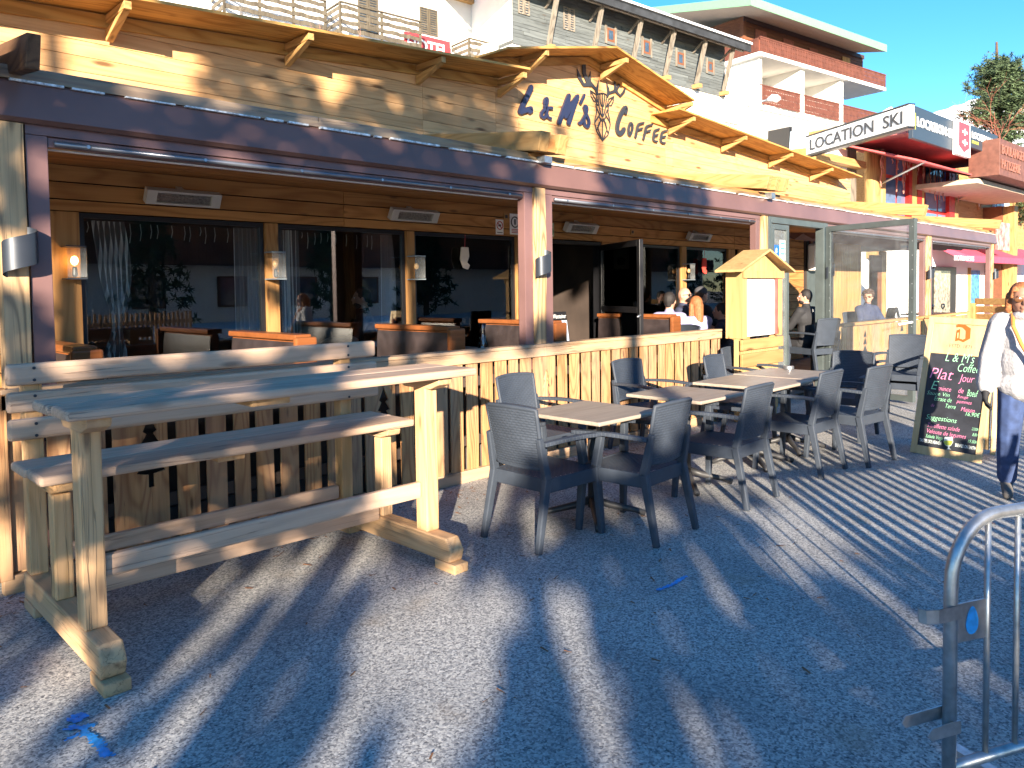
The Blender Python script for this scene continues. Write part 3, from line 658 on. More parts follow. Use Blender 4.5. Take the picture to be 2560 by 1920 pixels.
# ---- woven plastic armchairs
def weave(u, v, nu, nv):
    r = v*nv; row = int(r); fv = r-row; q = u*nu+(.5 if row % 2 else 0); fu = q-int(q)
    return max(0, math.sin(math.pi*fv))**.6*(.25+.75*max(0, math.sin(math.pi*fu))**.5)
def make_chair(label, group):
    t = thing('armchair', label, 'chair', (0, 0, 0), 0, group)
    def back(u, v, d=0):
        x = (u-.5)*2; hw = .205+.012*v; z = .50+v*.375+.012*(1-x*x)*(v > .5)*v
        y = -.232-.075*v-.035*(1-x*x)+d
        return Vector((x*hw, y, z))
    m = MB()
    m.grid(84, 92, lambda u, v: back(u, v, .006+.005*weave(u, v, 11, 23))).grid(84, 92, lambda u, v: back(u, v, -.006-.005*weave(u, v, 11, 23)))
    m.build('backrest', PLA, t, smooth=True, local=True)
    m = MB(); E_ = [back(u/12, 1) for u in range(13)]; m.tube([back(0, i/6) for i in range(7)][:]+E_[1:]+[back(1, 1-i/6) for i in range(1, 7)], .014, 8)
    m.tube([back(u/12, 0) for u in range(13)], .013, 8); m.build('back_frame', PLA, t, smooth=True, local=True)
    m = MB(); m.grid(80, 84, lambda u, v: Vector(((u-.5)*.45*(1+.06*v), -.22+v*.46, .442+.004*weave(u, v, 12, 21)-.012*math.sin(math.pi*u)*math.sin(math.pi*v))))
    m.build('seat', PLA, t, smooth=True, local=True)
    m = MB()
    a = [(-.235, -.235), (.235, -.235), (.25, .25), (-.25, .25)]
    for i in range(4):
        p, q = a[i], a[(i+1) % 4]
        if i == 2: m.beam((p[0], p[1], .41), (q[0], q[1], .41), .02, .075)
        else: m.beam((p[0], p[1], .40), (q[0], q[1], .40), .02, .09)
    m.build('apron', PLA, t, local=True, bevel=.006)
    for s in (-1, 1):
        m = MB(); m.beam((s*.262, .262, 0), (s*.238, .235, .45), .036, .04, (0, 1, 0), w2=.052, h2=.055); m.beam((s*.238, .235, .45), (s*.268, .25, .65), .052, .055, (0, 1, 0), w2=.05, h2=.04)
        m.build('leg', PLA, t, local=True, bevel=.007)
        m = MB(); m.beam((s*.245, -.33, 0), (s*.232, -.235, .44), .036, .04, (0, 1, 0), w2=.045, h2=.055); m.beam((s*.232, -.235, .44), (s*.222, -.285, .7), .045, .055, (0, 1, 0), w2=.035, h2=.04); m.build('leg', PLA, t, local=True, bevel=.007)
        m = MB(); n = 8
        def arm(u, v, s=s): 
            y = -.265+u*.55; z = .662+.012*math.sin(math.pi*u)
            return Vector((s*(.235+.045*math.sin(math.pi*min(1, u*1.1)*.5))+(v-.5)*.052, y, z))
        n = 18; pa = [arm(i/n, .5) for i in range(n+1)]
        for i in range(n): m.beam(pa[i], pa[i+1]+(pa[i+1]-pa[i])*.05, .052, .026)
        m.build('armrest', PLA, t, local=True, bevel=.005)
    return t
GC = 'graphite woven plastic armchairs around the outdoor tables'
CH = [(3.64, 3.40, -90, 'graphite woven armchair nearest the bar table, its back toward the bar table'),
      (4.13, 3.05, 3, 'graphite woven armchair on the street side of the first small table'),
      (4.6, 4.33, 180, 'graphite woven armchair against the fence behind the first small table'),
      (6.28, 4.42, 176, 'graphite woven armchair against the fence behind the middle table'),
      (5.24, 3.03, 2, 'graphite woven armchair on the street side of the middle table'),
      (7.26, 3.98, 184, 'armchair behind the pushed-together tables, the nearer of two backs seen overlapping'),
      (8.35, 4.4, 172, 'armchair below the menu box, the farther of two backs seen overlapping'),
      (6.5, 3.02, 0, 'graphite woven armchair half in sun on the street side of the pushed-together tables'),
      (7.2, 2.86, -6, 'graphite armchair in sun at the street side, far end of the pushed-together tables'),
      (8.25, 3.32, 92, 'graphite woven armchair at the far end of the pushed-together tables facing back along them')]
ch0 = make_chair(CH[0][3], GC)
chairs = [ch0]
for i, (x, y, r, lb) in enumerate(CH):
    c = ch0 if i == 0 else copytree(ch0)
    c.location = (x, y, 0); c.rotation_euler = (0, 0, R(r)); c['label'] = lb
for k, lb in enumerate(('lower graphite armchair of the stack of two beside the chalkboard sign', 'upper graphite armchair of the stack of two beside the chalkboard sign')):
    c = copytree(ch0); c.location = (9.85-.02*k, 3.25, .105*k); c.rotation_euler = (0, 0, R(95)); c['label'] = lb
# ---- tables
def table(x, y, label, s=.7, rz=0):
    t = thing('cafe_table', label, 'table', (x, y, 0), rz, 'square cafe tables outside the fence'); h = s/2
    MB().box(-h, h, -h, h, .728, .755).build('tabletop', W_TAB, t, local=True, bevel=.008)
    m = MB(); m.box(-.2, .2, -.025, .025, .71, .727); m.box(-.025, .025, -.2, .2, .71, .727); m.build('top_bracket', IRON, t, local=True)
    m = MB(); m.tube([(0, 0, .07), (0, 0, .71)], [.035, .03], 12); m.build('pedestal', IRON, t, local=True, smooth=True)
    for k in range(4):
        a = math.pi/4+k*math.pi/2; c_, s_ = math.cos(a), math.sin(a)
        m = MB(); m.tube([(c_*.02, s_*.02, .12), (c_*.12, s_*.12, .085), (c_*.3, s_*.3, .045), (c_*.37, s_*.37, .02)], [.03, .026, .02, .022], 8); m.build('foot', IRON, t, local=True, smooth=True)
    return t
table(4.15, 3.42, 'small square table with woodgrain top nearest the bar table', .72); table(5.36, 3.42, 'middle square table with a paler smooth top between two chairs', .7)
table(6.42, 3.4, 'woodgrain square table, nearer half of the pushed-together pair', .78, .02); table(7.24, 3.46, 'woodgrain square table with the ashtray, farther half of the pushed-together pair', .76, -.02)
ap = onZ(1972, 923, .757)
at_ = thing('ashtray', 'small round steel ashtray on the sunlit far table', 'ashtray', (ap.x, ap.y, .756))
m = MB(); m.tube([(0, 0, .0), (0, 0, .004)], .05, 20); m.tube([(0, 0, 0), (0, 0, .035)], .05, 20); m.build('bowl', STEEL, at_, local=True, smooth=False)

# ---- chalkboard A-frame
sb = thing('chalkboard_sign', 'wooden A-frame chalkboard with orange crest header and handwritten menu standing by the street', 'sign', (8.0, 2.15, 0))
BL = onZ(2278, 1130); BR = onZ(2455, 1157); TLc = onX(2325, 789, 8.12); TRc = onX(2507, 799, 8.07)
XU = (BR-BL).normalized(); W_ = .62; BL = BL; UPV = ((TLc+TRc)/2-(BL+BR)/2); HT = UPV.length; UPV.normalize(); XU = (XU-UPV*XU.dot(UPV)).normalized(); NN = XU.cross(UPV)
W_ = (BR-BL).length
def sp_(a, b_, o=0): return BL+XU*a*W_+UPV*b_*HT+NN*o
FRAME = wood('sign frame', (.66, .48, .26), (.5, .33, .15), 2, cont=.2)
def board(name, a0, a1, b0, b1, o0, o1, mat, par=sb, bv=.003):
    m = MB(); m.prism([sp_(a0, b0, o0), sp_(a1, b0, o0), sp_(a1, b1, o0), sp_(a0, b1, o0)], NN*(o1-o0)); return m.build(name, mat, par, bevel=bv)
board('frame_side', 0, .085, 0, 1, 0, .03, FRAME); board('frame_side', .915, 1, 0, 1, 0, .03, FRAME); board('frame_top', .085, .915, .955, 1, 0, .03, FRAME); board('frame_bottom', .085, .915, 0, .06, 0, .03, FRAME)
board('header_panel', .086, .914, .735, .954, .004, .02, FRAME); board('chalkboard', .086, .914, .061, .734, .004, .018, SLATE)
m = MB(); rb_ = Vector((.32, .0, 0))
for a in (.04, .96): m.beam(sp_(a, .97, -.02), sp_(a, 0.02, -.02)+Vector((.42, 0, 0)), .04, .03)
m.build('rear_leg', FRAME, sb)
m = MB(); b0 = [sp_(.1, .75, -.03)+Vector((.1, 0, 0)), sp_(.9, .75, -.03)+Vector((.1, 0, 0)), sp_(.9, .05, -.03)+Vector((.4, 0, 0)), sp_(.1, .05, -.03)+Vector((.4, 0, 0))]; m.prism(b0, (.008, 0, 0)); m.build('rear_panel', FRAME, sb)
def q2(x, y):  # crop7 coordinates (2150,720 scale 3.073) -> sign (a,b)
    px, py = 2150+x/3.073, 720+y/3.073; d = ray(px, py); t = (sp_(0, 0, .02)-CAM).dot(NN)/d.dot(NN); p = CAM+d*t-BL; return p.dot(XU)/W_, p.dot(UPV)/HT
def outl(name, pts, mat, o=.021, th=.002):
    from mathutils.geometry import tessellate_polygon
    P = [sp_(*q2(x, y), o) for x, y in pts]; tr = tessellate_polygon([P]); m = MB(); m.add([p+NN*th for p in P], [tuple(t) for t in tr]); return m.build(name, mat, sb)
outl('crest', [(738, 288), (768, 276), (808, 282), (852, 310), (848, 388), (795, 417), (762, 402), (732, 410), (745, 325), (772, 315), (765, 388), (778, 392), (790, 398), (812, 388), (815, 330), (790, 304), (762, 300), (745, 304)], ORG)
outl('crest', [(750, 345), (760, 342), (757, 385), (748, 388)], FRAME, .023)
def stext(s, x, y, h, mat, width=None, shear=.25, o=.0205, x1=None, b=0):
    a, b_ = q2(x, y); wd = None
    if x1: a1, _ = q2(x1, y); wd = (a1-a)*W_
    hb = abs(q2(x, y-h)[1]-b_)*HT
    text('writing', s, mat, sb, sp_(a, b_, o), XU, UPV, width=wd, height=hb, ext=.001, shear=shear, bold=b if b else -.012)
stext('- ESTD. 1871 -', 663, 452, 26, INK, x1=888, shear=0)
for s_, x, y, h, mt, x1 in (('L & M\'s', 655, 560, 70, CH_G, 880), ('Coffee', 750, 640, 62, CH_G, 920), ('Plat', 535, 690, 80, CH_P, 715), ('Jour', 755, 735, 75, CH_P, 875), ('E', 545, 775, 65, CH_G, 600), ('mince', 600, 785, 32, CH_P, 700), ('de', 755, 805, 40, CH_P, 795), ('Boeuf', 822, 830, 52, CH_G, 905),
        ('Sauce Vin', 515, 815, 28, CH_G, 690), ('Rouge', 748, 850, 30, CH_P, 830), ('Ecrase de', 570, 862, 32, CH_G, 705), ('pommes', 740, 890, 26, CH_P, 858), ('de', 545, 910, 24, CH_P, 570), ('Terre', 655, 920, 32, CH_G, 735), ('Maison', 775, 945, 32, CH_P, 882), ('16,90€', 810, 985, 38, CH_G, 922),
        ('Suggestions', 505, 1015, 48, CH_G, 745), ('Tartiflette salade', 518, 1065, 32, CH_P, 770), ('23,00€', 858, 1095, 26, CH_G, 915), ('Veloute de legumes', 512, 1120, 42, CH_P, 818), ('8,00€', 863, 1140, 28, CH_G, 912), ('Salade Vege', 503, 1155, 36, CH_G, 638), ('19,50€', 828, 1190, 30, CH_G, 905)):
    stext(s_, x, y, h, mt, x1=x1)
stext('TASTES LIKE HEAVEN', 457, 1178, 26, CH_W, x1=626, shear=0, b=.012); stext('BREWED ON EARTH', 730, 1218, 26, CH_W, x1=890, shear=0, b=.012)
outl('beer_glass', [(652, 1145), (712, 1145), (716, 1185), (700, 1212), (688, 1218), (688, 1232), (702, 1240), (664, 1240), (676, 1232), (676, 1218), (655, 1208), (643, 1180)], CH_W, .0205)
outl('beer', [(648, 1172), (714, 1172), (712, 1190), (697, 1210), (660, 1208), (646, 1188)], flat('beer yellow', (.6, .6, .08)), .023)

# ---- menu box
YB = 4.5
mbx = thing('menu_box', 'sunlit pine menu case with little pitched roof over the fence end', 'menu case', (8.8, 4.6, 0))
x0, x1 = 8.27, 9.27; zb, zt = 1.0, 1.79
MB().box(x0, x0+.1, YB, YB+.23, zb, zt).build('side', W_BOX, mbx, bevel=.004); MB().box(x1-.1, x1, YB, YB+.23, zb, zt).build('side', W_BOX, mbx, bevel=.004)
MB().box(x0+.1, x1-.1, YB+.17, YB+.23, zb, zt).build('back', W_BOX, mbx)
m = MB(); m.box(x0-.01, x1+.01, YB-.022, YB-.001, zt-.07, zt+.02); m.build('lintel', W_BOX, mbx, bevel=.003)
m = MB(); xc = (x0+x1)/2; m.prism([(x0, YB+.02, zt+.02), (x1, YB+.02, zt+.02), (xc, YB+.02, zt+.24)], (0, .15, 0)); m.build('gable', W_BOX, mbx)
for s in (-1, 1):
    m = MB(); e = xc+s*.68; m.prism([(xc, YB-.09, zt+.255), (e, YB-.09, zt+.0), (e, YB-.09, zt+.028), (xc, YB-.09, zt+.285)], (0, .36, 0)); m.build('roof_board', W_BOX, mbx, bevel=.004)
m = MB().box(x0+.13, x1-.16, YB+.03, YB+.05, zb+.02, zt-.075); m.build('menu_sheet', flat('menu paper', (.82, .82, .8)), mbx)
text('menu_heading', '*  *', INK, mbx, (xc-.08, YB+.028, zt-.2), (1, 0, 0), (0, 0, 1), height=.02, ext=.001)
m = MB().box(x1-.158, x1-.12, YB+.0, YB+.05, zb+.02, zt-.075); m.build('red_strip', plain('faded red', (.45, .08, .07), .6, var=.4, vs=10), mbx)
for z0, z1, o in ((.86, .99, 0), (.66, .82, 0)): MB().box(x0-.02, x1+.02, YB-.005+o, YB+.03, z0, z1).build('crosspiece', W_YEL, mbx, bevel=.005)
for i in range(6): MB().box(x0+.02+i*.16, x0+.16+i*.16, YB+.035, YB+.06, .08, .86).build('board', W_BOX, mbx, bevel=.003)
MB().box(x0+.02, x0+.1, YB+.05, YB+.13, 0, 1.0).build('post', W_BOX, mbx); MB().box(x1-.1, x1-.02, YB+.065, YB+.13, 0, 1.0).build('post', W_BOX, mbx)

# ---- crowd barrier
d1 = .93
B0 = atD(2377, 1500, 2.2); B0.z = 0; bd = (RT*math.cos(R(20))+Vector((FW.x, FW.y, 0)).normalized()*math.sin(R(20))); bd.z = 0; bd.normalize()
def barrier(o, lab, full=True, n=17, Lb=2.25):
    t = thing('crowd_barrier', lab, 'barrier', tuple(o), math.atan2(bd.y, bd.x), 'galvanised crowd barriers in a row'); r = .019
    m = MB(); pts = [(0, 0, .05), (0, 0, .72)]+[(.18-.18*math.cos(a), 0, .74+.19*math.sin(a)) for a in [i*math.pi/16 for i in range(1, 9)]]+[(Lb-.18+.18*math.sin(a), 0, .74+.19*math.cos(a)) for a in [i*math.pi/16 for i in range(0, 9)]]+[(Lb, 0, .05)]
    m.tube(pts, r, 14); m.build('tube_frame', STEEL, t, smooth=True, local=True)
    m = MB(); m.tube([(0, 0, .2), (Lb, 0, .2)], .016, 10); m.build('bottom_rail', STEEL, t, smooth=True, local=True)
    for i in range(n):
        x = .145+i*(Lb-.29)/(n-1); MB().tube([(x, 0, .205), (x, 0, .925)], .0085, 8).build('bar', STEEL, t, smooth=True, local=True)
    for x in (.35, Lb-.35): MB().beam((x, -.28, .02), (x, .28, .02), .04, .03).build('foot', STEEL, t, local=True)
    if full:
        MB().box(.015, .14, -.003, .003, .565, .68).build('plate', STEEL, t, local=True)
        m = MB(); m.add([(.08+.022*math.cos(a)*(1.1-.3*math.sin(a)), -.0045, .625+.042*math.sin(a)) for a in [k*math.pi/8 for k in range(16)]], [tuple(range(16))]); m.build('blue_mark', BLUEP, t, local=True)
        m = MB(); m.ribbon([(.0, -.022, .66), (-.06, -.022, .65), (-.1, -.018, .65), (-.118, 0, .65), (-.1, .018, .65)], .04, (0, 0, 1), .002)
        pa = [(.02, -.021), (-.07, -.022), (-.105, -.012), (-.112, .006), (-.1, .02)]
        v = []; [v.extend([(a, b_, .645), (a, b_, .685)]) for a, b_ in pa]; m = MB(); m.add(v, [(2*i, 2*i+1, 2*i+3, 2*i+2) for i in range(4)]); v2 = [(a*1.0, b_+.003, z_) for a, b_, z_ in v]; m.add(v2, [(2*i, 2*i+1, 2*i+3, 2*i+2) for i in range(4)]); m.build('hook', STEEL, t, local=True)
        for yy, zz_, l in ((-.022, .31, .1), (.022, .335, .15)):
            m = MB(); m.prism([(.02, yy, zz_), (.02, yy, zz_+.038), (-l+.01, yy, zz_+.036), (-l-.005, yy, zz_+.018), (-l+.01, yy, zz_)], (0, .004, 0)); m.build('hook', STEEL, t, local=True)
    return t
barrier(B0, 'galvanised crowd barrier with a blue paint mark standing in the near right foreground')
for k in ():
    barrier(B0+bd*(2.33*k), 'galvanised crowd barrier farther along the street row, number %s after the blue-marked one' % ('one', 'two', 'three')[k-1], False)
random.seed(77); m = MB()
for k in range(420):
    if k < 300: x = random.uniform(.2, 8); y = 4.78-abs(random.gauss(0, .22))
    else: x = random.uniform(.3, 6); y = random.uniform(1.2, 4.6)
    a = random.uniform(0, 3.1); l = random.uniform(.006, .03); w2 = random.uniform(.0015, .005); d_ = Vector((math.cos(a), math.sin(a), 0)); n_ = Vector((-d_.y, d_.x, 0)); p = Vector((x, y, .004+random.uniform(0, .004)))
    m.add([p-d_*l-n_*w2, p+d_*l-n_*w2+Vector((0, 0, .003)), p+d_*l+n_*w2, p-d_*l+n_*w2], [(0, 1, 2, 3)])
o = m.build('leaf_litter', plain('dry needles', (.2, .09, .04), .9, var=.5, vs=30)); o['kind'] = 'stuff'; o['label'] = 'dry brown needles and chips scattered along the fence foot'
# unseen slatted fence added out of frame on the right for its shadow stripes
sf = thing('slat_fence', 'unseen low wooden slat fence added right of the crowd barrier for its shadow stripes', 'fence', (3.0, -.6, 0))
fa = Vector((2.62, -.36, 0)); fb = Vector((6.1, -2.2, 0)); fu = (fb-fa).normalized(); fl = (fb-fa).length; k = 0; x = 0
while x < fl:
    p = fa+fu*x; MB().beam(p+Vector((0, 0, .04)), p+Vector((0, 0, 1.3+.02*math.sin(k*2.3))), .055, .02, (fu.y, -fu.x, 0)).build('slat', W_FEN, sf); x += .115; k += 1
for z in (.32, 1.12): MB().beam(fa+Vector((0, 0, z)), fb+Vector((0, 0, z)), .03, .07).build('rail', W_FEN, sf)
# ---- blue paint on the asphalt
def gp(x, y): return onZ(x, y, .004)
def smear(name, lab, polys):
    m = MB()
    for L_, wd in polys:
        P = [gp(*p) for p in L_]; 
        for a, b_ in zip(P[:-1], P[1:]):
            n_ = max(2, int((b_-a).length/.006))
            for i in range(n_):
                p = a.lerp(b_, i/n_)
                for k in range(5):
                    c = p+Vector((random.gauss(0, wd*.4), random.gauss(0, wd*.4), random.uniform(0, .0015))); s = random.uniform(.004, .011)*(.6 if random.random() < .4 else 1); a0 = random.random()*6
                    m.add([c+Vector((math.cos(a0+j*1.26)*s, math.sin(a0+j*1.26)*s, 0)) for j in range(5)], [(0, 1, 2, 3, 4)])
    o = m.build(name, BLUEP); struct(o); return o
C6 = lambda x, y: (x/2.677, 1300+y/2.677)
smear('paint_mark', '', [([C6(465, 1330), C6(520, 1345), C6(575, 1310), C6(520, 1300), C6(480, 1320)], .012), ([C6(445, 1400), C6(500, 1380), C6(560, 1395), C6(620, 1365)], .016), ([C6(460, 1465), C6(520, 1440)], .01), ([C6(550, 1420), C6(620, 1450), C6(670, 1510), C6(720, 1585)], .02)])
smear('paint_mark', '', [([(1645, 1475), (1680, 1462), (1715, 1440)], .012)])

# ================================================================== TERRACE FITTINGS
def sconce(x, lab, y=YF-.02, z=1.85):
    t = thing('wall_sconce', lab, 'wall light', (x, y, z), 0, 'twisted ribbon lights on the posts')
    m = MB(); n = 20; vs = []
    def rf(u, v, o):
        a = -math.pi*.95+u*math.pi*1.9; r = .085-o; zz_ = -.15+.13*u+v*.17
        return Vector((r*math.sin(a), -.02-r*.75*(math.cos(a)+.3), zz_))
    m.grid(24, 4, lambda u, v: rf(u, v, 0)); m.grid(24, 4, lambda u, v: rf(u, v, .004)); m.build('ribbon_shade', DKLAMP, t, smooth=True, local=True)
    MB().box(-.03, .03, -.02, 0, -.05, .05).build('wall_plate', DKLAMP, t, local=True); return t
DKLAMP = plain('lamp anthracite', (.035, .042, .055), .4, metal=.3)
for x, lb in ((1.02, 'large twisted anthracite ribbon lamp on the cracked post at the left edge'), (5.15, 'twisted anthracite ribbon lamp on the post under the double rafters'), (11.42, 'twisted ribbon lamp on the far jamb seen through the swung-out glazed door'), (16.02, 'twisted ribbon lamp on the post right of the glazed door leaf'), (20.65, 'twisted ribbon lamp on the terrace end post')):
    sconce(x, lb, YF-.06 if x != 11.42 else YF-.06)
def lantern(x, lab, lit=False, y=YW-.05, rz=0):
    t = thing('lantern', lab, 'wall lantern', (x, y, 1.74), rz, 'glazed box lanterns on the window posts')
    m = MB(); h = .24; s = .065
    for a in (-s, s):
        for b_ in (-.14, -.01): m.beam((a, b_, 0), (a, b_, h), .008, .008)
    for z in (0, h): m.box(-s-.004, s+.004, -.145, 0, z-.005, z+.005)
    m.build('cage', DKLAMP if lit else plain('grey lantern frame', (.2, .24, .27), .4), t, local=True)
    m = MB(); m.box(-s, s, -.141, -.139, .01, h-.01); m.build('lantern_pane', CLEAR, t, local=True)
    m = MB(); m.cap((0, -.075, .03), (0, -.075, .08), .02, .016); m.build('lamp_holder', BLK, t, local=True)
    m = MB(); m.ell((0, -.075, .135), (.026, .026, .034)); m.build('bulb', plain('glowing bulb', (1, .6, .2), .3, emit=((1, .55, .15), 9)) if lit else flat('amber bulb', (.6, .35, .15), .2), t, smooth=True, local=True)
lantern(1.70, 'lit amber box lantern beside the leftmost window', True); lantern(3.32, 'box lantern between the first and second windows'); lantern(4.9, 'box lantern between the second and third windows'); lantern(10.07, 'sunlit box lantern behind the diners'); lantern(13.2, 'box lantern on the sunlit boards inside the street door')
lantern(8.45, 'box lantern on the boards right behind the open black door')
def heater(x, lab, tilt=.5):
    t = thing('patio_heater', lab, 'heater', (x, YW-.03, 2.41), 0, 'infrared heaters under the terrace ceiling')
    Rm = Matrix.Rotation(tilt, 3, 'X')
    def tr(m): m.v = [tuple(Rm @ (Vector(p))+Vector((0, -.09, 0))) for p in m.v]; return m
    m = MB(); m.box(-.3, -.22, -.05, .02, -.06, .06); m.box(.22, .3, -.05, .02, -.06, .06); m.box(-.22, .22, -.05, .02, .042, .06); m.box(-.22, .22, -.05, .02, -.06, -.042); m.box(-.22, .22, -.0, .02, -.042, .042)
    tr(m).build('housing', HEAT, t, local=True, bevel=.003)
    m = MB()
    for k in range(7): m.box(-.215, .215, -.03, -.026, -.038+k*.012, -.032+k*.012)
    m.tube([(-.21, -.018, 0), (.21, -.018, 0)], .008, 8); tr(m).build('grille', HEATG, t, local=True)
    MB().beam((0, -.08, .04), (0, 0, .08), .05, .03).build('wall_bracket', HEAT, t, local=True)
heater(2.52, 'long grey infrared heater above the first window'); heater(4.88, 'infrared heater above the post between second and third windows'); heater(7.55, 'infrared heater above the entrance door'); heater(10.35, 'infrared heater nearest the menu box')
# notices on the wall boards
def notice(name, lab, x0, x1, z0, z1, kind):
    t = thing(name, lab, 'notice', ((x0+x1)/2, YW-.035, z0)); y = YW-.042
    MB().box(x0, x1, y, y+.006, z0, z1).build('card', WHT if kind != 3 else flat('pale green', (.5, .6, .4)), t)
    cx = (x0+x1)/2; w_ = (x1-x0)
    if kind in (1, 2):
        zc = z0+(z1-z0)*.6; r = w_*.38; m = MB(); m.tube([(cx+r*math.cos(a), y-.002, zc+r*math.sin(a)) for a in [k*math.pi/12 for k in range(25)]], w_*.045, 6)
        if kind == 1: m.ribbon([(cx-r*.7, y-.001, zc+r*.7), (cx+r*.7, y-.001, zc-r*.7)], w_*.08, (0, -1, 0), .002)
        m.build('ring', REDP if kind == 1 else INK, t)
        m = MB(); m.box(cx-r*.5, cx+r*.4, y-.003, y-.001, zc-.012, zc+.012) if kind == 1 else m.box(cx-.012, cx+.012, y-.003, y-.001, zc-r*.5, zc+r*.6); m.build('pictogram', INK, t)
        for k in range(3 if kind == 2 else 1): MB().box(x0+w_*.15, x1-w_*.15, y-.002, y-.0005, z0+.02+k*.018, z0+.028+k*.018).build('printed_line', REDP if kind == 2 else INK, t)
    if kind == 3:
        m = MB(); m.ell((cx, y-.002, z0+.06), (w_*.4, .003, .05)); m.build('leaf_print', flat('leaf green', (.05, .25, .08)), t)
notice('no_smoking_sign', 'small white no smoking card with a red ring on the boards above the third window', 6.13, 6.25, 2.265, 2.44, 1)
notice('warning_sign', 'taller white licence warning card with black ring at the right end of the boards', 6.36, 6.52, 2.275, 2.52, 2)
notice('green_card', 'pale green leaf card beside the central post on the boards', 7.03, 7.13, 2.28, 2.45, 3)
for x, z, lb in ((6.30, 2.48, 'small square brass plaque between the two white notices'), (8.77, 2.41, 'small square brass plaque between the two right-hand heaters')):
    t = thing('plaque', lb, 'plaque', (x, YW-.03, z)); MB().box(x-.04, x+.04, YW-.042, YW-.03, z-.035, z+.035).build('plate', W_YEL, t); MB().box(x-.02, x+.02, YW-.045, YW-.043, z-.018, z+.018).build('engraving', INK, t)
# booths
def booth(x, y0, y1, lab, flip=1, zt=1.3):
    t = thing('booth_bench', lab, 'booth', (x, (y0+y1)/2, FLR), 0, 'varnished booth benches with dark leather backs')
    MB().box(x-.09, x+.09, y0, y0+.05, FLR, zt-.02).build('end_panel', W_BOOTH, t, bevel=.015)
    MB().box(x-.07, x+.07, y0+.05, y1, zt-.045, zt).build('top_rail', W_BOOTH, t, bevel=.01)
    MB().box(x-.03, x+.03, y0+.05, y1, FLR, zt-.046).build('back_core', W_BOOTH, t)
    for s in (-1, 1):
        MB().grid(10, 10, lambda u, v: Vector((x+s*(.032+.045*math.sin(math.pi*min(max(v, .02), .98))**.4*math.sin(math.pi*min(max(u, .02), .98))**.3), y0+.06+u*(y1-y0-.07), .7+v*(zt-.76)))).build('leather_pad', LEATH, t, smooth=True)
        MB().box(x+s*.3-.23, x+s*.3+.23, y0+.02, y1, FLR+.35, FLR+.45).build('seat', LEATH, t, bevel=.02); MB().box(x+s*.3-.2, x+s*.3+.2, y0+.06, y1, FLR, FLR+.349).build('seat_base', W_BOOTH, t)
for x, lb in ((1.42, 'booth bench at the left end with sunlit orange end panel'), (2.9, 'booth bench behind the right end of the bar bench backrest'), (4.38, 'booth bench with broad dark leather back in front of the third window'), (5.75, 'booth bench beside the central post'), (7.83, 'booth bench before the open black door')):
    booth(x, 5.12, 6.3, lb)
for x, lb in ((2.15, 'dark terrace table between the two leftmost booths'), (3.62, 'dark terrace table below the second window'), (5.1, 'dark terrace table below the third window'), (9.0, 'dark terrace table where the diners sit')):
    t = thing('booth_table', lb, 'table', (x, 5.7, FLR), 0, 'dark tables inside the terrace'); MB().box(x-.3, x+.3, 5.2, 6.25, .99, 1.02).build('tabletop', plain('dark table', (.05, .055, .065), .3), t, bevel=.005)
    MB().tube([(x, 5.7, FLR), (x, 5.7, .985)], .035, 10).build('pedestal', IRON, t); MB().box(x-.2, x+.2, 5.6, 5.8, FLR, FLR+.02).build('foot', IRON, t)
t = thing('carafe', 'clear glass water carafe on the booth ledge right of the leather back', 'carafe', (4.93, 5.4, 1.02)); m = MB(); m.tube([(4.93, 5.4, 1.24-.22+.0), (4.93, 5.4, 1.1), (4.93, 5.4, 1.16), (4.93, 5.4, 1.24), (4.93, 5.4, 1.3)], [.045, .05, .03, .022, .035], 14); m.build('body', glass('carafe glass', (.85, .9, .92), 2.0), t, smooth=True)
# beer display stand
t = thing('drinks_display', 'small dark-topped beer display board standing in the entrance', 'display', (6.55, 5.85, FLR)); o_ = Vector((6.36, 5.8, 0))
m = MB(); m.prism([(6.32, 5.8, .5), (6.72, 5.8, .5), (6.66, 5.86, 1.36), (6.34, 5.86, 1.36)], (0, .03, 0)); m.build('board', BLK, t)
m = MB(); m.prism([(6.335, 5.79, .6), (6.7, 5.79, .6), (6.655, 5.845, 1.26), (6.345, 5.845, 1.26)], (0, .006, 0)); m.build('poster', plain('pale poster', (.5, .6, .75), .5, var=.4, vs=14), t)
text('lettering', 'Warsteiner', WHT, t, (6.42, 5.845, 1.285), (1, 0, 0), (0, 0, 1), width=.22, height=.05, ext=.001); MB().ell((6.385, 5.845, 1.31), (.02, .003, .022)).build('emblem', flat('emblem blue', (.1, .25, .6)), t)
# curtains, pendant ornaments, inner furniture
def curtain(x, lab, w_=.22, z0=.7, z1=2.2, tie=0):
    y = YW+.07; m = MB()
    def f(u, v):
        pinch = 1-(.75*math.exp(-((v-.45)/.16)**2) if tie else 0)
        return Vector((x+(u-.5)*w_*pinch+tie*.1*math.sin(v*2.6), y+.022*math.sin(u*38)+.01*math.sin(u*17+v*3), z0+v*(z1-z0)))
    m.grid(60, 16, f); o = m.build('curtain', CURTM, smooth=True); tag(o, lab, 'curtain', 'striped curtains inside the windows')
def curtmat():
    m, nt, b = newmat('curtain stripes'); tc = N(nt, 'TexCoord'); sp = N(nt, 'SeparateXYZ'); nt.links.new(tc.outputs['Object'], sp.inputs[0])
    s = math_(nt, 'SINE', math_(nt, 'MULTIPLY', sp.outputs[0], 160.)); nt.links.new(ramp(nt, s, [(.3, (.2, .17, .15)), (.6, (.85, .78, .7))]), b.inputs['Base Color']); b.inputs['Roughness'].default_value = .9; return m
CURTM = curtmat()
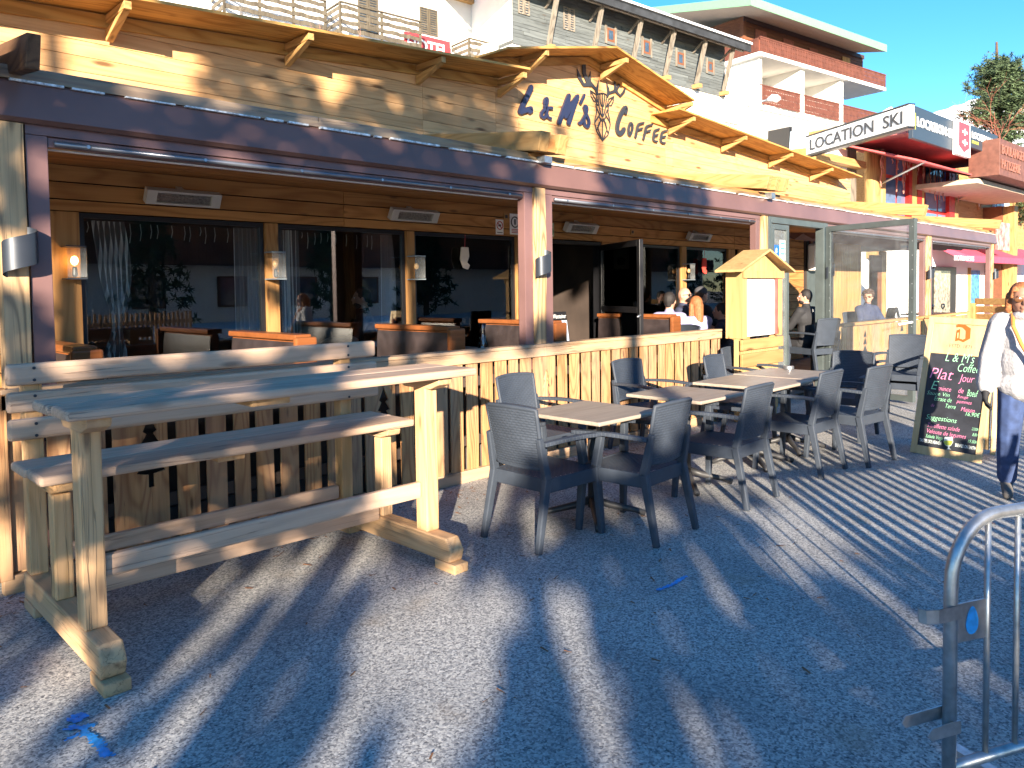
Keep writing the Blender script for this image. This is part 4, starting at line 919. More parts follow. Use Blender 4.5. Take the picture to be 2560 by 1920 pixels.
for x, w_, ti, lb in ((1.95, .25, 1, 'dim tied curtain at the left of the first window'), (3.15, .24, 0, 'pale striped curtain at the right of the first window'), (3.56, .2, 0, 'narrow striped curtain at the left of the second window'), (4.72, .24, 0, 'grey striped curtain at the right of the second window'), (5.1, .22, 0, 'striped curtain at the left of the third window'), (6.3, .24, 0, 'striped curtain at the right of the third window'), (9.85, .25, 1, 'gathered curtain behind the bald diner'), (11.2, .22, 0, 'short curtain beside the red felt ornament')):
    curtain(x, lb, w_, tie=ti)
def felt(x, lab, c, z=2.0):
    t = thing('felt_ornament', lab, 'ornament', (x, YW-.07, z)); m = MB(); pts = [(-.05, .1), (.05, .1), (.06, .0), (.03, -.07), (.07, -.1), (.04, -.15), (-.03, -.13), (-.07, -.04), (-.06, .04)]
    m.prism([(x+a, YW-.08, z+b_) for a, b_ in pts], (0, .02, 0)); m.build('sock', c, t, bevel=.006); MB().tube([(x, YW-.07, z+.1), (x+.01, YW-.07, 2.24)], .003, 5).build('cord', REDP, t)
felt(5.62, 'cream and red felt boot hanging in the third window', flat('cream felt', (.75, .6, .45), .9)); felt(10.6, 'bright red felt hat shape hanging in the window behind the diners', flat('red felt', (.75, .06, .04), .9), 1.98)
t = thing('bar_counter', 'wooden bar counter with dark leather panels seen through the open door', 'counter', (7.6, 8.0, FLR))
MB().box(6.7, 8.45, 7.8, 8.3, 1.28, 1.34).build('counter_top', W_BOOTH, t, bevel=.008)
for k in range(3): MB().box(6.75+k*.56, 7.27+k*.56, 7.84, 7.9, FLR+.2, 1.26).build('panel', plain('blue grey leather', (.05, .065, .08), .35), t, bevel=.02)
MB().box(6.7, 8.45, 7.9, 8.25, FLR, 1.279).build('carcass', W_BOOTH, t)
t = thing('loudspeaker', 'white box loudspeaker high on the wall inside the door', 'speaker', (7.4, 8.5, 2.0)); MB().box(7.75, 8.0, 9.0, 9.2, 1.95, 2.35).build('box', HEAT, t, bevel=.01); MB().disc((7.875, 8.998, 2.08), (0, -1, 0), .07, .006).build('cone', plain('cone grey', (.12, .12, .12), .6), t)
t = thing('coffee_grinder', 'dark coffee grinder with white cups on the bar counter', 'grinder', (7.5, 8.0, 1.34)); MB().box(7.4, 7.56, 7.9, 8.1, 1.34, 1.5).build('base', BLK, t, bevel=.01); MB().tube([(7.48, 8, 1.5), (7.48, 8, 1.56), (7.48, 8, 1.78)], [.04, .05, .09], 12).build('hopper', BLK, t); MB().tube([(7.62, 7.95, 1.34), (7.62, 7.95, 1.42)], [.03, .045], 12).build('cup', WHT, t)
# string lights inside the windows
m = MB(); random.seed(3)
for x0, x1 in ((1.8, 3.2), (3.6, 4.7), (5.1, 6.3)):
    x = x0
    while x < x1:
        l = random.uniform(.04, .16); m.tube([(x, YW+.2, 2.2), (x+.01, YW+.21, 2.2-l*.5), (x-.005, YW+.2, 2.2-l)], .0035, 4); x += random.uniform(.04, .13)
o = m.build('icicle_light', plain('icicle string', (.6, .6, .55), .5)); tag(o, 'white icicle string lights hanging inside the tops of the windows', 'string lights')
# shelves with wire racks seen in the third window
t = thing('rack_shelf', 'wire rack shelves with bread baskets behind the third window', 'shelf', (5.8, 7.2, FLR))
for z in (1.0, 1.35, 1.7, 2.0):
    MB().box(5.3, 6.4, 7.1, 7.4, z, z+.03).build('shelf', W_YEL, t)
    m = MB()
    for k in range(26): m.tube([(5.32+k*.042, 7.08, z+.03), (5.32+k*.042, 7.08, z+.14)], .005, 4)
    m.tube([(5.3, 7.08, z+.14), (6.4, 7.08, z+.14)], .006, 4); m.build('wire_front', plain('pale wire', (.6, .55, .5), .5), t)
for i, (x, z) in enumerate(((5.2, 1.38), (5.9, 1.38), (5.4, 1.73), (6.1, 1.73), (5.3, 1.03))): MB().box(x+.15, x+.4, 7.12, 7.35, z, z+.2).build('bread_basket', W_YEL, t, bevel=.02)
t = thing('tall_fridge', 'tall slim grey drinks fridge behind the third window', 'fridge', (5.9, 7.0, FLR)); MB().box(5.62, 5.88, 6.85, 7.06, FLR, 2.05).build('cabinet', HEAT, t, bevel=.01); MB().box(5.65, 5.85, 6.83, 6.848, .5, 2.0).build('glass_door', plain('fridge glass', (.12, .15, .15), .1), t)
# wood-framed lamp at the street entrance
t = thing('light_box', 'glowing white rounded wall lamp inside the street door', 'lamp', (14.0, YW-.1, 2.2)); q = onY(2040, 638, YW-.15)
MB().box(q.x-.14, q.x+.1, YW-.22, YW-.03, q.z-.3, q.z+.22).build('diffuser', flat('white diffuser', (.85, .85, .83), .3), t, bevel=.05)
t = thing('first_aid_sign', 'narrow red sign with white symbol on the sunlit boards inside the street door', 'sign', (13.7, YW-.04, 2.2)); q = onY(2028, 600, YW-.04); MB().box(q.x-.08, q.x+.08, YW-.05, YW-.04, q.z-.15, q.z+.15).build('plate', plain('dark red plate', (.25, .05, .03), .5), t); MB().box(q.x-.03, q.x+.03, YW-.054, YW-.052, q.z-.08, q.z+.08).build('symbol', W_YEL, t)
# right-bay back wall pieces
m = MB(); m.box(14.4, 15.6, YW-.02, YW+.05, FLR, 2.5); m.build('end_wall', DKMET, cafe)
MB().box(15.62, 17.0, YW-.03, YW+.05, FLR, 2.5).build('end_wall', W_YELZ, cafe); MB().box(17.6, 18.2, YW-.03, YW+.03, FLR, 2.3).build('end_wall', W_RED, cafe); MB().box(18.2, 18.5, YW-.03, YW+.04, FLR, 2.4).build('end_wall', W_YELZ, cafe)

# ================================================================== PEOPLE
def evalmesh(mb, voxel, sm=4):
    me = bpy.data.meshes.new('tmp'); me.from_pydata(mb.v, [], mb.f); me.update()
    import bmesh
    bm = bmesh.new(); bm.from_mesh(me); bmesh.ops.remove_doubles(bm, verts=bm.verts, dist=1e-5); bmesh.ops.recalc_face_normals(bm, faces=bm.faces); bm.to_mesh(me); bm.free()
    o = bpy.data.objects.new('tmp', me); COL.objects.link(o)
    r = o.modifiers.new('r', 'REMESH'); r.mode = 'VOXEL'; r.voxel_size = voxel
    s = o.modifiers.new('s', 'SMOOTH'); s.factor = .5; s.iterations = sm
    bpy.context.view_layer.update(); dg = bpy.context.evaluated_depsgraph_get()
    me2 = bpy.data.meshes.new_from_object(o.evaluated_get(dg)); bpy.data.objects.remove(o)
    me2.polygons.foreach_set('use_smooth', [True]*len(me2.polygons)); return me2
def organic(name, mb, mat, par, voxel=.009, sm=3):
    me = evalmesh(mb, voxel, sm); me.materials.clear(); me.materials.append(mat); o = bpy.data.objects.new(name, me); COL.objects.link(o); o.parent = par; return o
SKIN = plain('skin', (.5, .27, .19), .55, var=.12, vs=12); SKIND = plain('tanned skin', (.36, .18, .12), .55, var=.12, vs=12)
def hair_mat(n, c): return plain(n, c, .7, var=.5, vs=60, bmp=.6)
def person(label, loc, rz, J, shirt, trousers, hair, hstyle='short', skin=SKIN, glasses=0, hy=0, ht=0, long_sleeve=True, fat=1., voxel=.009, gloves=None, fluffy=0, shoes=None, beard=None, cap_=None):
    t = thing('person', label, 'person', loc, rz)
    H = Vector(J['head']); Rm = Matrix.Rotation(hy, 3, 'Z') @ Matrix.Rotation(ht, 3, 'X')
    hd = lambda x, y, z: H+Rm @ Vector((x, y, z))
    b = MB()
    b.ell(H, (.074, .092, .108), 16, 12, rot=Rm); b.ell(hd(0, .022, -.05), (.055, .07, .068), 14, 10, rot=Rm)   # cranium, jaw
    b.ell(hd(0, .098, -.018), (.013, .022, .024), 8, 6, rot=Rm); b.ell(hd(0, .095, -.052), (.024, .012, .006), 8, 6, rot=Rm); b.ell(hd(0, .094, -.063), (.02, .011, .006), 8, 6, rot=Rm)
    b.ell(hd(0, .085, .022), (.05, .014, .009), 8, 6, rot=Rm); b.ell(hd(0, .082, -.09), (.02, .014, .015), 8, 6, rot=Rm)
    for s in (-1, 1): b.ell(hd(s*.076, -.005, -.012), (.009, .018, .03), 8, 6, rot=Rm)
    P, C, Nk = (Vector(J[k]) for k in ('pelvis', 'chest', 'neck'))
    b.cap(Nk-Vector((0, .01, .05)), hd(0, -.012, -.07), .056, .052)
    def torso(m, g):
        m.ell(P, (.165*fat+g, .115*fat+g, .12+g), 14, 10); m.ell(P.lerp(C, .5), (.145*fat+g, .105*fat+g, .16+g), 14, 10); m.ell(C, (.175*fat+g, .115*fat+g, .17+g), 14, 10)
        m.cap(J['sL'], J['sR'], .06+g, .06+g); m.cap(C, Nk, .085+g, .06+g*.6)
    torso(b, 0)
    for sd in 'LR':
        S, E, W, T = (Vector(J[k+sd]) for k in 'sewt')
        b.cap(S, E, .05, .04); b.cap(E, W, .04, .028)
        d = (T-W).normalized(); n_ = Vector(J.get('pn'+sd, (0, 0, 1))); a = d.cross(n_).normalized(); n_ = a.cross(d)
        b.cap(W, W+d*.03, .026, .028)
        for k in (-1, 0, 1): b.cap(W+d*.03+a*.018*k, W+d*.085+a*.022*k, .019, .015)
        for i, k in enumerate((-1.5, -.5, .5, 1.5)):
            L_ = (.062, .075, .07, .055)[i]; p0 = W+d*.085+a*.0165*k; p1 = p0+d*L_*.5-n_*.006; p2 = p1+d*L_*.45-n_*.022; b.cap(p0, p1, .0095, .009, 8); b.cap(p1, p2, .009, .0075, 8)
        sgn = 1 if sd == 'L' else -1
        p0 = W+d*.03-a*.022*sgn; p1 = p0+d*.035-a*.025*sgn; b.cap(p0, p1, .013, .011, 8); b.cap(p1, p1+d*.03-n_*.01, .011, .009, 8)
    for sd in 'LR':
        Hp, Kn, An, To = (Vector(J[k+sd]) for k in 'hkao')
        b.cap(Hp, Kn, .085*fat, .058); b.cap(Kn, An, .056, .037); b.cap(An-Vector((0, 0, .03)), To, .036, .028)
    organic('body', b, skin, t, voxel, 2)
    m = MB(); torso(m, .016)
    for sd in 'LR':
        S, E, W = (Vector(J[k+sd]) for k in 'sew')
        g = .017+fluffy
        if long_sleeve: m.cap(S, E, .056+g, .046+g); m.cap(E, E.lerp(W, .93), .046+g, .034+g)
        else: m.cap(S, S.lerp(E, .72), .062, .058)
        if fluffy:
            for i in range(7):
                q = S.lerp(E, i/4) if i < 4 else E.lerp(W, (i-4)/3); m.ell(q, (.076, .076, .032), 12, 8)
    if fluffy:
        m.ell(P+Vector((0, 0, -.02)), (.2, .16, .13)); m.ell(P.lerp(C, .5), (.185, .15, .2)); m.tube([Nk+Vector((.09*math.cos(a), .09*math.sin(a)+.005, -.01+.02*math.sin(a))) for a in [k*math.pi/8 for k in range(17)]], .035, 8)
    so = organic('jacket' if fluffy else 'top', m, shirt, t, max(voxel, .01), 3)
    m = MB()
    for sd in 'LR':
        Hp, Kn, An = (Vector(J[k+sd]) for k in 'hka'); m.cap(Hp, Kn, .1*fat, .078); m.cap(Kn, Kn.lerp(An, .93), .078, .068)
    m.ell(P-Vector((0, 0, .03)), (.175*fat, .125*fat, .12)); organic('trousers', m, trousers, t, max(voxel, .01), 3)
    m = MB()
    for sd in 'LR':
        An, To = Vector(J['a'+sd]), Vector(J['o'+sd]); An2 = An-Vector((0, 0, .035)); d = (To-An2).normalized(); m.cap(An2-d*.03, To+d*.02, .046, .036); m.box(min(An2.x, To.x)-.03, max(An2.x, To.x)+.03, min(An2.y, To.y)-.05, max(An2.y, To.y)+.04, To.z-.04, To.z-.02) if False else None
    organic('shoes', m, shoes or BLK, t, .01, 2)
    if gloves:
        for sd in 'LR':
            m = MB(); S, E, W, T = (Vector(J[k+sd]) for k in 'sewt'); d = (T-W).normalized(); n_ = Vector(J.get('pn'+sd, (0, 0, 1))); a = d.cross(n_).normalized(); n_ = a.cross(d)
            m.cap(W-d*.04, W+d*.03, .038, .036)
            for k in (-1, 0, 1): m.cap(W+d*.03+a*.02*k, W+d*.09+a*.024*k, .024, .02)
            for i, k in enumerate((-1.5, -.5, .5, 1.5)):
                L_ = (.065, .08, .075, .06)[i]; p0 = W+d*.09+a*.02*k; p1 = p0+d*L_*.5+a*.004*k-n_*.008; p2 = p1+d*L_*.45-n_*.03; m.cap(p0, p1, .0125, .012, 8); m.cap(p1, p2, .012, .01, 8)
            sgn = 1 if sd == 'L' else -1
            p0 = W+d*.03-a*.028*sgn; p1 = p0+d*.035-a*.028*sgn; m.cap(p0, p1, .016, .014, 8); m.cap(p1, p1+d*.03-n_*.012, .014, .012, 8); organic('glove', m, gloves, t, .006, 1)
    if hstyle != 'bald':
        m = MB(); rnd = random.Random(hash(label) % 999)
        m.ell(hd(0, -.016, .022), (.083, .094, .1), 16, 12, rot=Rm)
        if hstyle == 'curly':
            for k in range(60):
                v = Vector((rnd.gauss(0, 1), rnd.gauss(0, 1)-.5, abs(rnd.gauss(0, 1))*.9)).normalized(); m.ell(hd(v.x*.088, v.y*.1-.01, v.z*.1+.03), (.026,)*3, 8, 6)
        if hstyle == 'long':
            for s in (-1, 1): m.cap(hd(s*.07, -.01, 0), hd(s*.085, -.02, -.2), .035, .03)
            m.cap(hd(0, -.06, 0), hd(0, -.075, -.22), .07, .06)
        if hstyle == 'bob':
            for s in (-1, 1): m.cap(hd(s*.074, .01, .02), hd(s*.082, .0, -.085), .03, .024); m.cap(hd(s*.05, .05, .075), hd(s*.07, .06, .02), .022, .016)
            m.cap(hd(0, -.06, 0), hd(0, -.065, -.09), .07, .055)
        if hstyle == 'short': m.cap(hd(0, -.05, 0), hd(0, -.05, -.05), .06, .045)
        me_ = evalmesh(m, .007, 1)
        # clear the face: drop hair vertices in front of it
        import bmesh
        bm = bmesh.new(); bm.from_mesh(me_); inv = Rm.inverted()
        dl = [v for v in bm.verts if (lambda q: q.y > .045 and q.z < (.05 if hstyle != 'bob' else .055) and abs(q.x) < .062)(inv @ (v.co-H))]
        bmesh.ops.delete(bm, geom=dl, context='VERTS'); bm.to_mesh(me_); bm.free()
        me_.materials.clear(); me_.materials.append(hair); o = bpy.data.objects.new('hair', me_); COL.objects.link(o); o.parent = t
    if beard: m = MB(); m.ell(hd(0, .035, -.075), (.056, .066, .045), 12, 8, rot=Rm); organic('beard', m, beard, t, .006, 1)
    if cap_: m = MB(); m.ell(hd(0, -.01, .05), (.088, .1, .075), 14, 10, rot=Rm); m.ell(hd(0, .11, .045), (.06, .055, .008), 12, 6, rot=Rm); organic('cap', m, cap_, t, .006, 1)
    if glasses:
        m = MB()
        for s in (-1, 1): m.ell(hd(s*.033, .096, .002), (.029, .007, .02), 12, 8, rot=Rm); m.beam(hd(s*.062, .09, .008), hd(s*.078, 0, .0), .004, .008)
        m.beam(hd(-.01, .1, .008), hd(.01, .1, .008), .004, .006); m.build('sunglasses', BLK if glasses == 1 else plain('tortoise frame', (.12, .05, .02), .25), t, local=True)
    else:
        for s in (-1, 1): MB().ell(hd(s*.031, .083, .004), (.012, .009, .007), 8, 6, rot=Rm).build('eye', WHT, t, local=True); MB().ell(hd(s*.031, .0905, .004), (.0045, .003, .0045), 8, 6, rot=Rm).build('pupil', BLK, t, local=True)
    return t
def sitJ(**k):
    J = dict(head=(0, .03, 1.25), pelvis=(0, 0, .56), chest=(0, .01, .92), neck=(0, .01, 1.1), sL=(-.165, 0, 1.03), sR=(.165, 0, 1.03), eL=(-.23, .14, .79), eR=(.23, .14, .79), wL=(-.14, .36, .80), wR=(.14, .36, .80), tL=(-.06, .45, .79), tR=(.06, .45, .79),
             hL=(-.09, .03, .52), hR=(.09, .03, .52), kL=(-.11, .46, .52), kR=(.11, .46, .52), aL=(-.11, .45, .1), aR=(.11, .45, .1), oL=(-.11, .6, .035), oR=(.11, .6, .035)); J.update(k); return J
BH = hair_mat('black hair', (.015, .012, .012)); BR = hair_mat('brown hair', (.06, .03, .018)); AUB = hair_mat('auburn hair', (.28, .1, .035)); JEANS = plain('blue jeans', (.035, .06, .15), .85, var=.3, vs=18); NAVY = plain('navy cloth', (.02, .025, .055), .8, var=.3, vs=8); BLKC = plain('black cloth', (.018, .018, .021), .8, var=.3); GRY = plain('grey cotton', (.06, .06, .07), .85, var=.2); LIL = plain('lilac nylon', (.3, .3, .5), .6, var=.2)
def headat(px, py, Y, hz=1.25):
    q = onY(px, py, Y); return (q.x, q.y, q.z-hz)
def seat_at(px, py, Y): q = onY(px, py, Y); return (q.x, q.y-.03, q.z-1.25)
person('diner with short dark hair in pale blue jacket, seen in profile beside the open door', seat_at(1668, 752, 5.75), R(-75), sitJ(), LIL, NAVY, BH, 'short')
person('bald diner in black sunglasses and navy jacket facing the street', seat_at(1701, 738, 6.0), R(200), sitJ(), NAVY, NAVY, BH, 'bald', SKIN, 1, hy=R(-15))
person('diner in a grey flat cap looking right, behind the auburn-haired diner', seat_at(1745, 737, 6.05), R(-110), sitJ(), BLKC, NAVY, BR, 'short', cap_=GRY)
person('auburn long-haired diner in lilac jacket seen from behind', seat_at(1737, 762, 5.5), R(-20), sitJ(), LIL, NAVY, AUB, 'long')
person('dark-haired diner in navy coat at the right end of the diners table, back turned', seat_at(1803, 778, 5.5), R(20), sitJ(), NAVY, NAVY, BH, 'short')
wp = seat_at(2012, 742, 5.2)
pm = person('bearded man in black work polo with white back print, seated just inside the street door', wp, R(-12), sitJ(), BLKC, BLKC, BH, 'short', hy=R(35), beard=BH)
wm = Matrix.Translation(wp) @ Matrix.Rotation(R(-12), 4, 'Z')
pr_o = text('back_print', 'VE SERVICE', WHT, pm, Vector(wp)+Vector((-.12, -.142, 1.02)), (1, -.2, 0), (0, 0, 1), width=.26, height=.045, ext=.002)
cp = seat_at(2163, 742, 5.3)
pc = person('curly-haired man with glasses in navy printed sweatshirt behind the glazed door leaf', cp, R(150), sitJ(), plain('navy sweatshirt', (.03, .04, .09), .85, var=.2), JEANS, BR, 'curly', glasses=2, hy=R(-60) if False else R(-45))
text('chest_print', 'PUMP SPIRIT', WHT, pc, Vector(cp)+Vector((-.14, -.135, .95)), (1, .45, 0), (0, 0, 1), width=.26, height=.04, ext=.002)
person('man in black T-shirt leaning over a table behind the second window', seat_at(908, 745, 7.1), R(60), sitJ(), BLKC, BLKC, BH, 'short', long_sleeve=False, beard=BH)
# the passer-by at the right edge
FL = plain('pale fleece', (.4, .39, .4), .95, var=.12, vs=60, bmp=.5)
Jw = dict(head=(.045, .03, 1.5), pelvis=(0, 0, .88), chest=(0, 0, 1.2), neck=(0, .0, 1.37), sL=(-.165, 0, 1.31), sR=(.165, 0, 1.31), eL=(-.22, -.01, 1.07), eR=(.23, -.02, 1.07), wL=(-.25, .09, .86), wR=(.26, .06, .84), tL=(-.26, .13, .76), tR=(.265, .1, .74), pnL=(1, 0, 0), pnR=(1, 0, 0),
          hL=(-.09, 0, .84), hR=(.09, 0, .84), kL=(-.1, .07, .48), kR=(.11, -.02, .47), aL=(-.1, .1, .1), aR=(.11, -.16, .12), oL=(-.1, .24, .035), oR=(.11, -.03, .04))
wl = atD(2568, 1000, 5.6); wl.z = 0; ang = math.atan2(-wl.y, -wl.x)-math.pi/2+R(4)
woman = person('passer-by in pale fleece jacket, jeans, black gloves and sunglasses, cut off by the right edge', tuple(wl), ang, Jw, FL, JEANS, AUB, 'bob', SKIND, 2, ht=R(-6), hy=R(6), voxel=.0075, gloves=BLKC, fluffy=.018, shoes=plain('grey shoes', (.12, .11, .1), .7))
Mw = Matrix.Translation(wl) @ Matrix.Rotation(ang, 4, 'Z')
bagt = thing('shoulder_bag', 'small black bag on a tan strap hanging across the passer-by', 'bag', tuple(Mw @ Vector((.05, .2, .9))))
m = MB(); m.tube([Mw @ Vector(p) for p in ((.1, .05, 1.38), (.1, .14, 1.3), (.05, .185, 1.17), (-.01, .2, 1.05), (-.05, .205, .98))], .014, 8); m.build('strap', plain('tan strap', (.6, .22, .05), .5), bagt)
m = MB(); m.box(-.24, -.04, .18, .25, .84, .99); m.v = [tuple(Mw @ Vector(p)) for p in m.v]; m.build('body', BLKC, bagt, bevel=.02)

# ================================================================== BUILDINGS BEHIND
class Fac:
    """a facade plane: origin P0, direction at angle a; local x along it, local y into the building"""
    def __init__(s, name, label, cat, px, py, D, a):
        s.P = atD(px, py, D); s.P.z = 0; s.a = a; s.d = Vector((math.cos(a), math.sin(a), 0)); s.n = Vector((-math.sin(a), math.cos(a), 0))
        s.t = thing(name, label, cat, tuple(s.P), a)
    def q(s, px, py, off=0):
        r = ray(px, py); o = s.P+s.n*off; t = (o-CAM).dot(s.n)/r.dot(s.n); p = CAM+r*t; return ((p-s.P).dot(s.d), p.z)
    def box(s, name, mat, x0, x1, y0, y1, z0, z1, par=None, bevel=0):
        return MB().box(min(x0, x1), max(x0, x1), y0, y1, min(z0, z1), max(z0, z1)).build(name, mat, par or s.t, local=True, bevel=bevel)
    def pbox(s, name, mat, pa, pb, off, th, par=None):
        a = s.q(*pa, off); b = s.q(*pb, off); return s.box(name, mat, a[0], b[0], off, off+th, a[1], b[1], par)
    def world(s, x, y, z): return s.P+s.d*x+s.n*y+Vector((0, 0, z))
def shutters(F, pa, pb, mat, off=-.06, par=None, name='shutter'):
    x0, z1 = F.q(*pa, off); x1, z0 = F.q(*pb, off)
    zc = (z0+z1)/2; h = abs(z1-z0)/2
    f = F.box('window', FARG, x0+.02, x1-.02, off+.035, off+.05, z0+.03, z1-.03)
    xm = (x0+x1)/2
    for a, b_ in ((x0, xm-.01), (xm+.01, x1)):
        m = MB(); m.box(a, a+.06, off, off+.03, z0, z1); m.box(b_-.06, b_, off, off+.03, z0, z1); n = int((z1-z0)/.09)
        for i in range(n+1): zz_ = z0+(z1-z0-.05)*i/max(1, n); m.box(a+.06, b_-.06, off+.006, off+.024, zz_, zz_+.055)
        m.build(name, mat, f, local=True)
    return f
def wavyrail(F, x0, x1, z0, z1, off, mat, ny=4, side=None):
    """balustrade of horizontal wavy boards between posts"""
    m = MB(); h = (z1-z0)/ny
    n = max(6, int(abs(x1-x0)/.12))
    for k in range(ny):
        zc = z0+h*(k+.5); top = []; bot = []
        for i in range(n+1):
            x = x0+(x1-x0)*i/n; wv = .018*math.sin(x*9+k*2)+.012*math.sin(x*23+k); top.append((x, off, zc+h*.27+wv)); bot.append((x, off, zc-h*.27+wv*.6))
        for i in range(n): m.prism([bot[i], bot[i+1], top[i+1], top[i]], (0, .03, 0))
    x = x0
    while x <= x1+.01: m.box(x-.04, x+.04, off+.03, off+.09, z0-.1, z1+.05); x += max(.9, (x1-x0)/max(1, round((x1-x0)/1.3)))
    m.box(x0, x1, off-.02, off+.06, z1-.0, z1+.05)
    o = m.build('balustrade', mat, F.t, local=True)
    if side is not None:
        m = MB()
        for k in range(ny): zc = z0+h*(k+.5); m.box(side, side+.03, off, -.02, zc-h*.25, zc+h*.25)
        m.box(side-.02, side+.05, off, -.02, z1, z1+.05); m.build('side_balustrade', mat, F.t, local=True)
# --- white hotel with grey timber storey
HOT = Fac('hotel', 'white rendered hotel with silvery wavy balconies and old louvred shutters behind the parapet', 'hotel', 1100, 100, 30, R(-5))
xr = HOT.q(1284, 60)[0]; xl = HOT.q(-500, 60)[0]
HOT.box('wall', WHITE, xl, xr, 0, 9, 0, HOT.q(1200, 60)[1]+3.6)
for a, b_ in (((1049, 15), (1095, 92)), ((1188, 55), (1230, 112)), ((893, -70), (947, 87))): shutters(HOT, a, b_, W_SHUT)
def balc(F, pa, pb, off, lab=None):
    a = F.q(*pa, off); b_ = F.q(*pb, off); z1 = max(a[1], b_[1]); z0 = z1-1.0; x0, x1 = a[0], b_[0]
    F.box('balcony_slab', WHITE, x0, x1, off, -.003, z0-.3, z0-.1); wavyrail(F, x0, x1, z0, z1, off+.01, W_SHUT, 4, x0)
balc(HOT, (852, 5), (1053, 64), -1.25); balc(HOT, (1175, 98), (1300, 128), -1.25)
balc(HOT, (560, -60), (815, 20), -1.25)
sx0, sz1 = HOT.q(1012, 84, -.35); sx1, sz0 = HOT.q(1126, 148, -.35)
zt_ = HOT.q(1030, 82, -.35)[1]
t = thing('hotel_sign', 'red hotel sign with white capitals on the white wall between the balconies', 'sign', tuple(HOT.world(sx0, -.4, zt_-1)), HOT.a)
SG = MB().box(sx0, sx1, -.35, -.27, zt_-.78, zt_); SG.v = [tuple(HOT.world(*p)) for p in SG.v]; SG.build('board', REDP, t)
text('lettering', 'HOTEL', WHT, t, HOT.world(sx0+.1, -.36, zt_-.62), HOT.d, (0, 0, 1), width=(sx1-sx0)-.2, height=.45, ext=.01, bold=.02)
rx0, rz1 = HOT.q(1090, -40, -.3); rx1, rz0 = HOT.q(1288, 22, -.3)
t = thing('star_sign', 'red sign strip with white stars at the top of the picture beside the grey boards', 'sign', tuple(HOT.world(rx0, -.3, rz0)), HOT.a)
SG = MB().box(rx0, rx1, -.3, -.22, rz0, rz0+1.1); SG.v = [tuple(HOT.world(*p)) for p in SG.v]; SG.build('board', REDP, t)
for k in range(3):
    c = HOT.world(rx1-.55-k*.6, -.31, rz0+.45); m = MB(); pts = []
    for i in range(10): r_ = .2 if i % 2 == 0 else .085; a = math.pi/2+i*math.pi/5; pts.append(c+HOT.d*r_*math.cos(a)+Vector((0, 0, r_*math.sin(a))))
    m.add([c]+pts, [(0, i+1, (i+1) % 10+1) for i in range(10)]); m.build('star', WHT, t)
HOT.box('eave_band', W_YEL, rx0-2, rx1, -.22, -.003, rz0-.22, rz0-.05)
GRB = Fac('grey_timber_house', 'silvery weathered board storey with dark raking eaves struts above the gable', 'house', 1282, 98, 29, R(-5))
x0 = GRB.q(1282, 98, 0)[0]; xe = GRB.q(1812, 200, 0)[0]; zb = GRB.q(1282, 98, 0)[1]; zt = GRB.q(1878, 112, -1.1)[1]-.1+.55
mb = MB(); z = zb
while z < zt:
    x = x0
    while x < xe:
        l = random.uniform(.5, 2.5); x2 = min(x+l, xe); mb.box(x, x2-.01, -random.uniform(0, .02), .02, z, z+.125); x = x2
    z += .135
mb.build('board_cladding', W_GREY, GRB.t, local=True); GRB.box('wall', WHITE, x0, xe+.0, .021, 9, 0, zt)
GRB.box('lower_wall', WHITE, x0-.5, xe+4, .9, 9.5, 0, zb-.01); GRB.box('floor_edge', W_GREY, x0, xe, -.03, .9, zb-.16, zb-.005)
for a, b_ in (((1409, 15), (1438, 80)), ((1296, -10), (1325, 40))): shutters(GRB, a, b_, W_GREYZ)
for a, b_ in (((1517, 68), (1536, 108)), ((1608, 99), (1625, 138)), ((1693, 129), (1709, 165)), ((1769, 153), (1782, 182))):
    xx0, z1 = GRB.q(*a, -.03); xx1, z0 = GRB.q(*b_, -.03); f = GRB.box('window', W_RED, xx0, xx1, -.05, -.021, z0, z1); GRB.box('window_pane', FARG, xx0+.1, xx1-.1, -.056, -.051, z0+.1, z1-.1, f); GRB.box('window_trim', W_GREYZ, xx0-.12, xx0-.005, -.06, -.021, z0-.1, z1+.15, f); GRB.box('window_trim', W_GREYZ, xx1+.005, xx1+.12, -.06, -.021, z0-.1, z1+.15, f); GRB.box('window_trim', W_GREY, xx0, xx1, -.07, -.021, z0-.12, z0-.003, f)
EO = -1.1; TAR = plain('tarred eaves', (.03, .033, .038), .8, var=.4, vs=3); TAR2 = plain('dark joists', (.07, .068, .065), .8, var=.4)
fx, fz = GRB.q(1878, 112, EO); ze = fz-.1
GRB.box('eave_fascia', TAR, x0-3, fx, EO, EO+.08, ze-.25, ze+.1); GRB.box('snow_edge', SNOW, x0-3, fx+.05, EO-.05, EO+.6, ze+.105, ze+.2)
m = MB(); m.prism([(x0-3, EO, ze+.02), (x0-3, 1, ze+.52), (x0-3, 1, ze+.6), (x0-3, EO, ze+.1)], (fx-x0+3, 0, 0)); m.build('roof', TAR, GRB.t, local=True)
xj = x0-2.8; jn = 0
while xj < fx-.1:
    m = MB(); m.prism([(xj, EO+.1, ze-.14), (xj, .02, ze+.2), (xj, .02, ze+.35), (xj, EO+.1, ze+.0)], (.1, 0, 0)); m.build('joist', TAR2, GRB.t, local=True); xj += .42
GRB.box('purlin', W_GREYZ, x0-3, fx-.2, EO+.25, EO+.38, ze-.2, ze-.05)
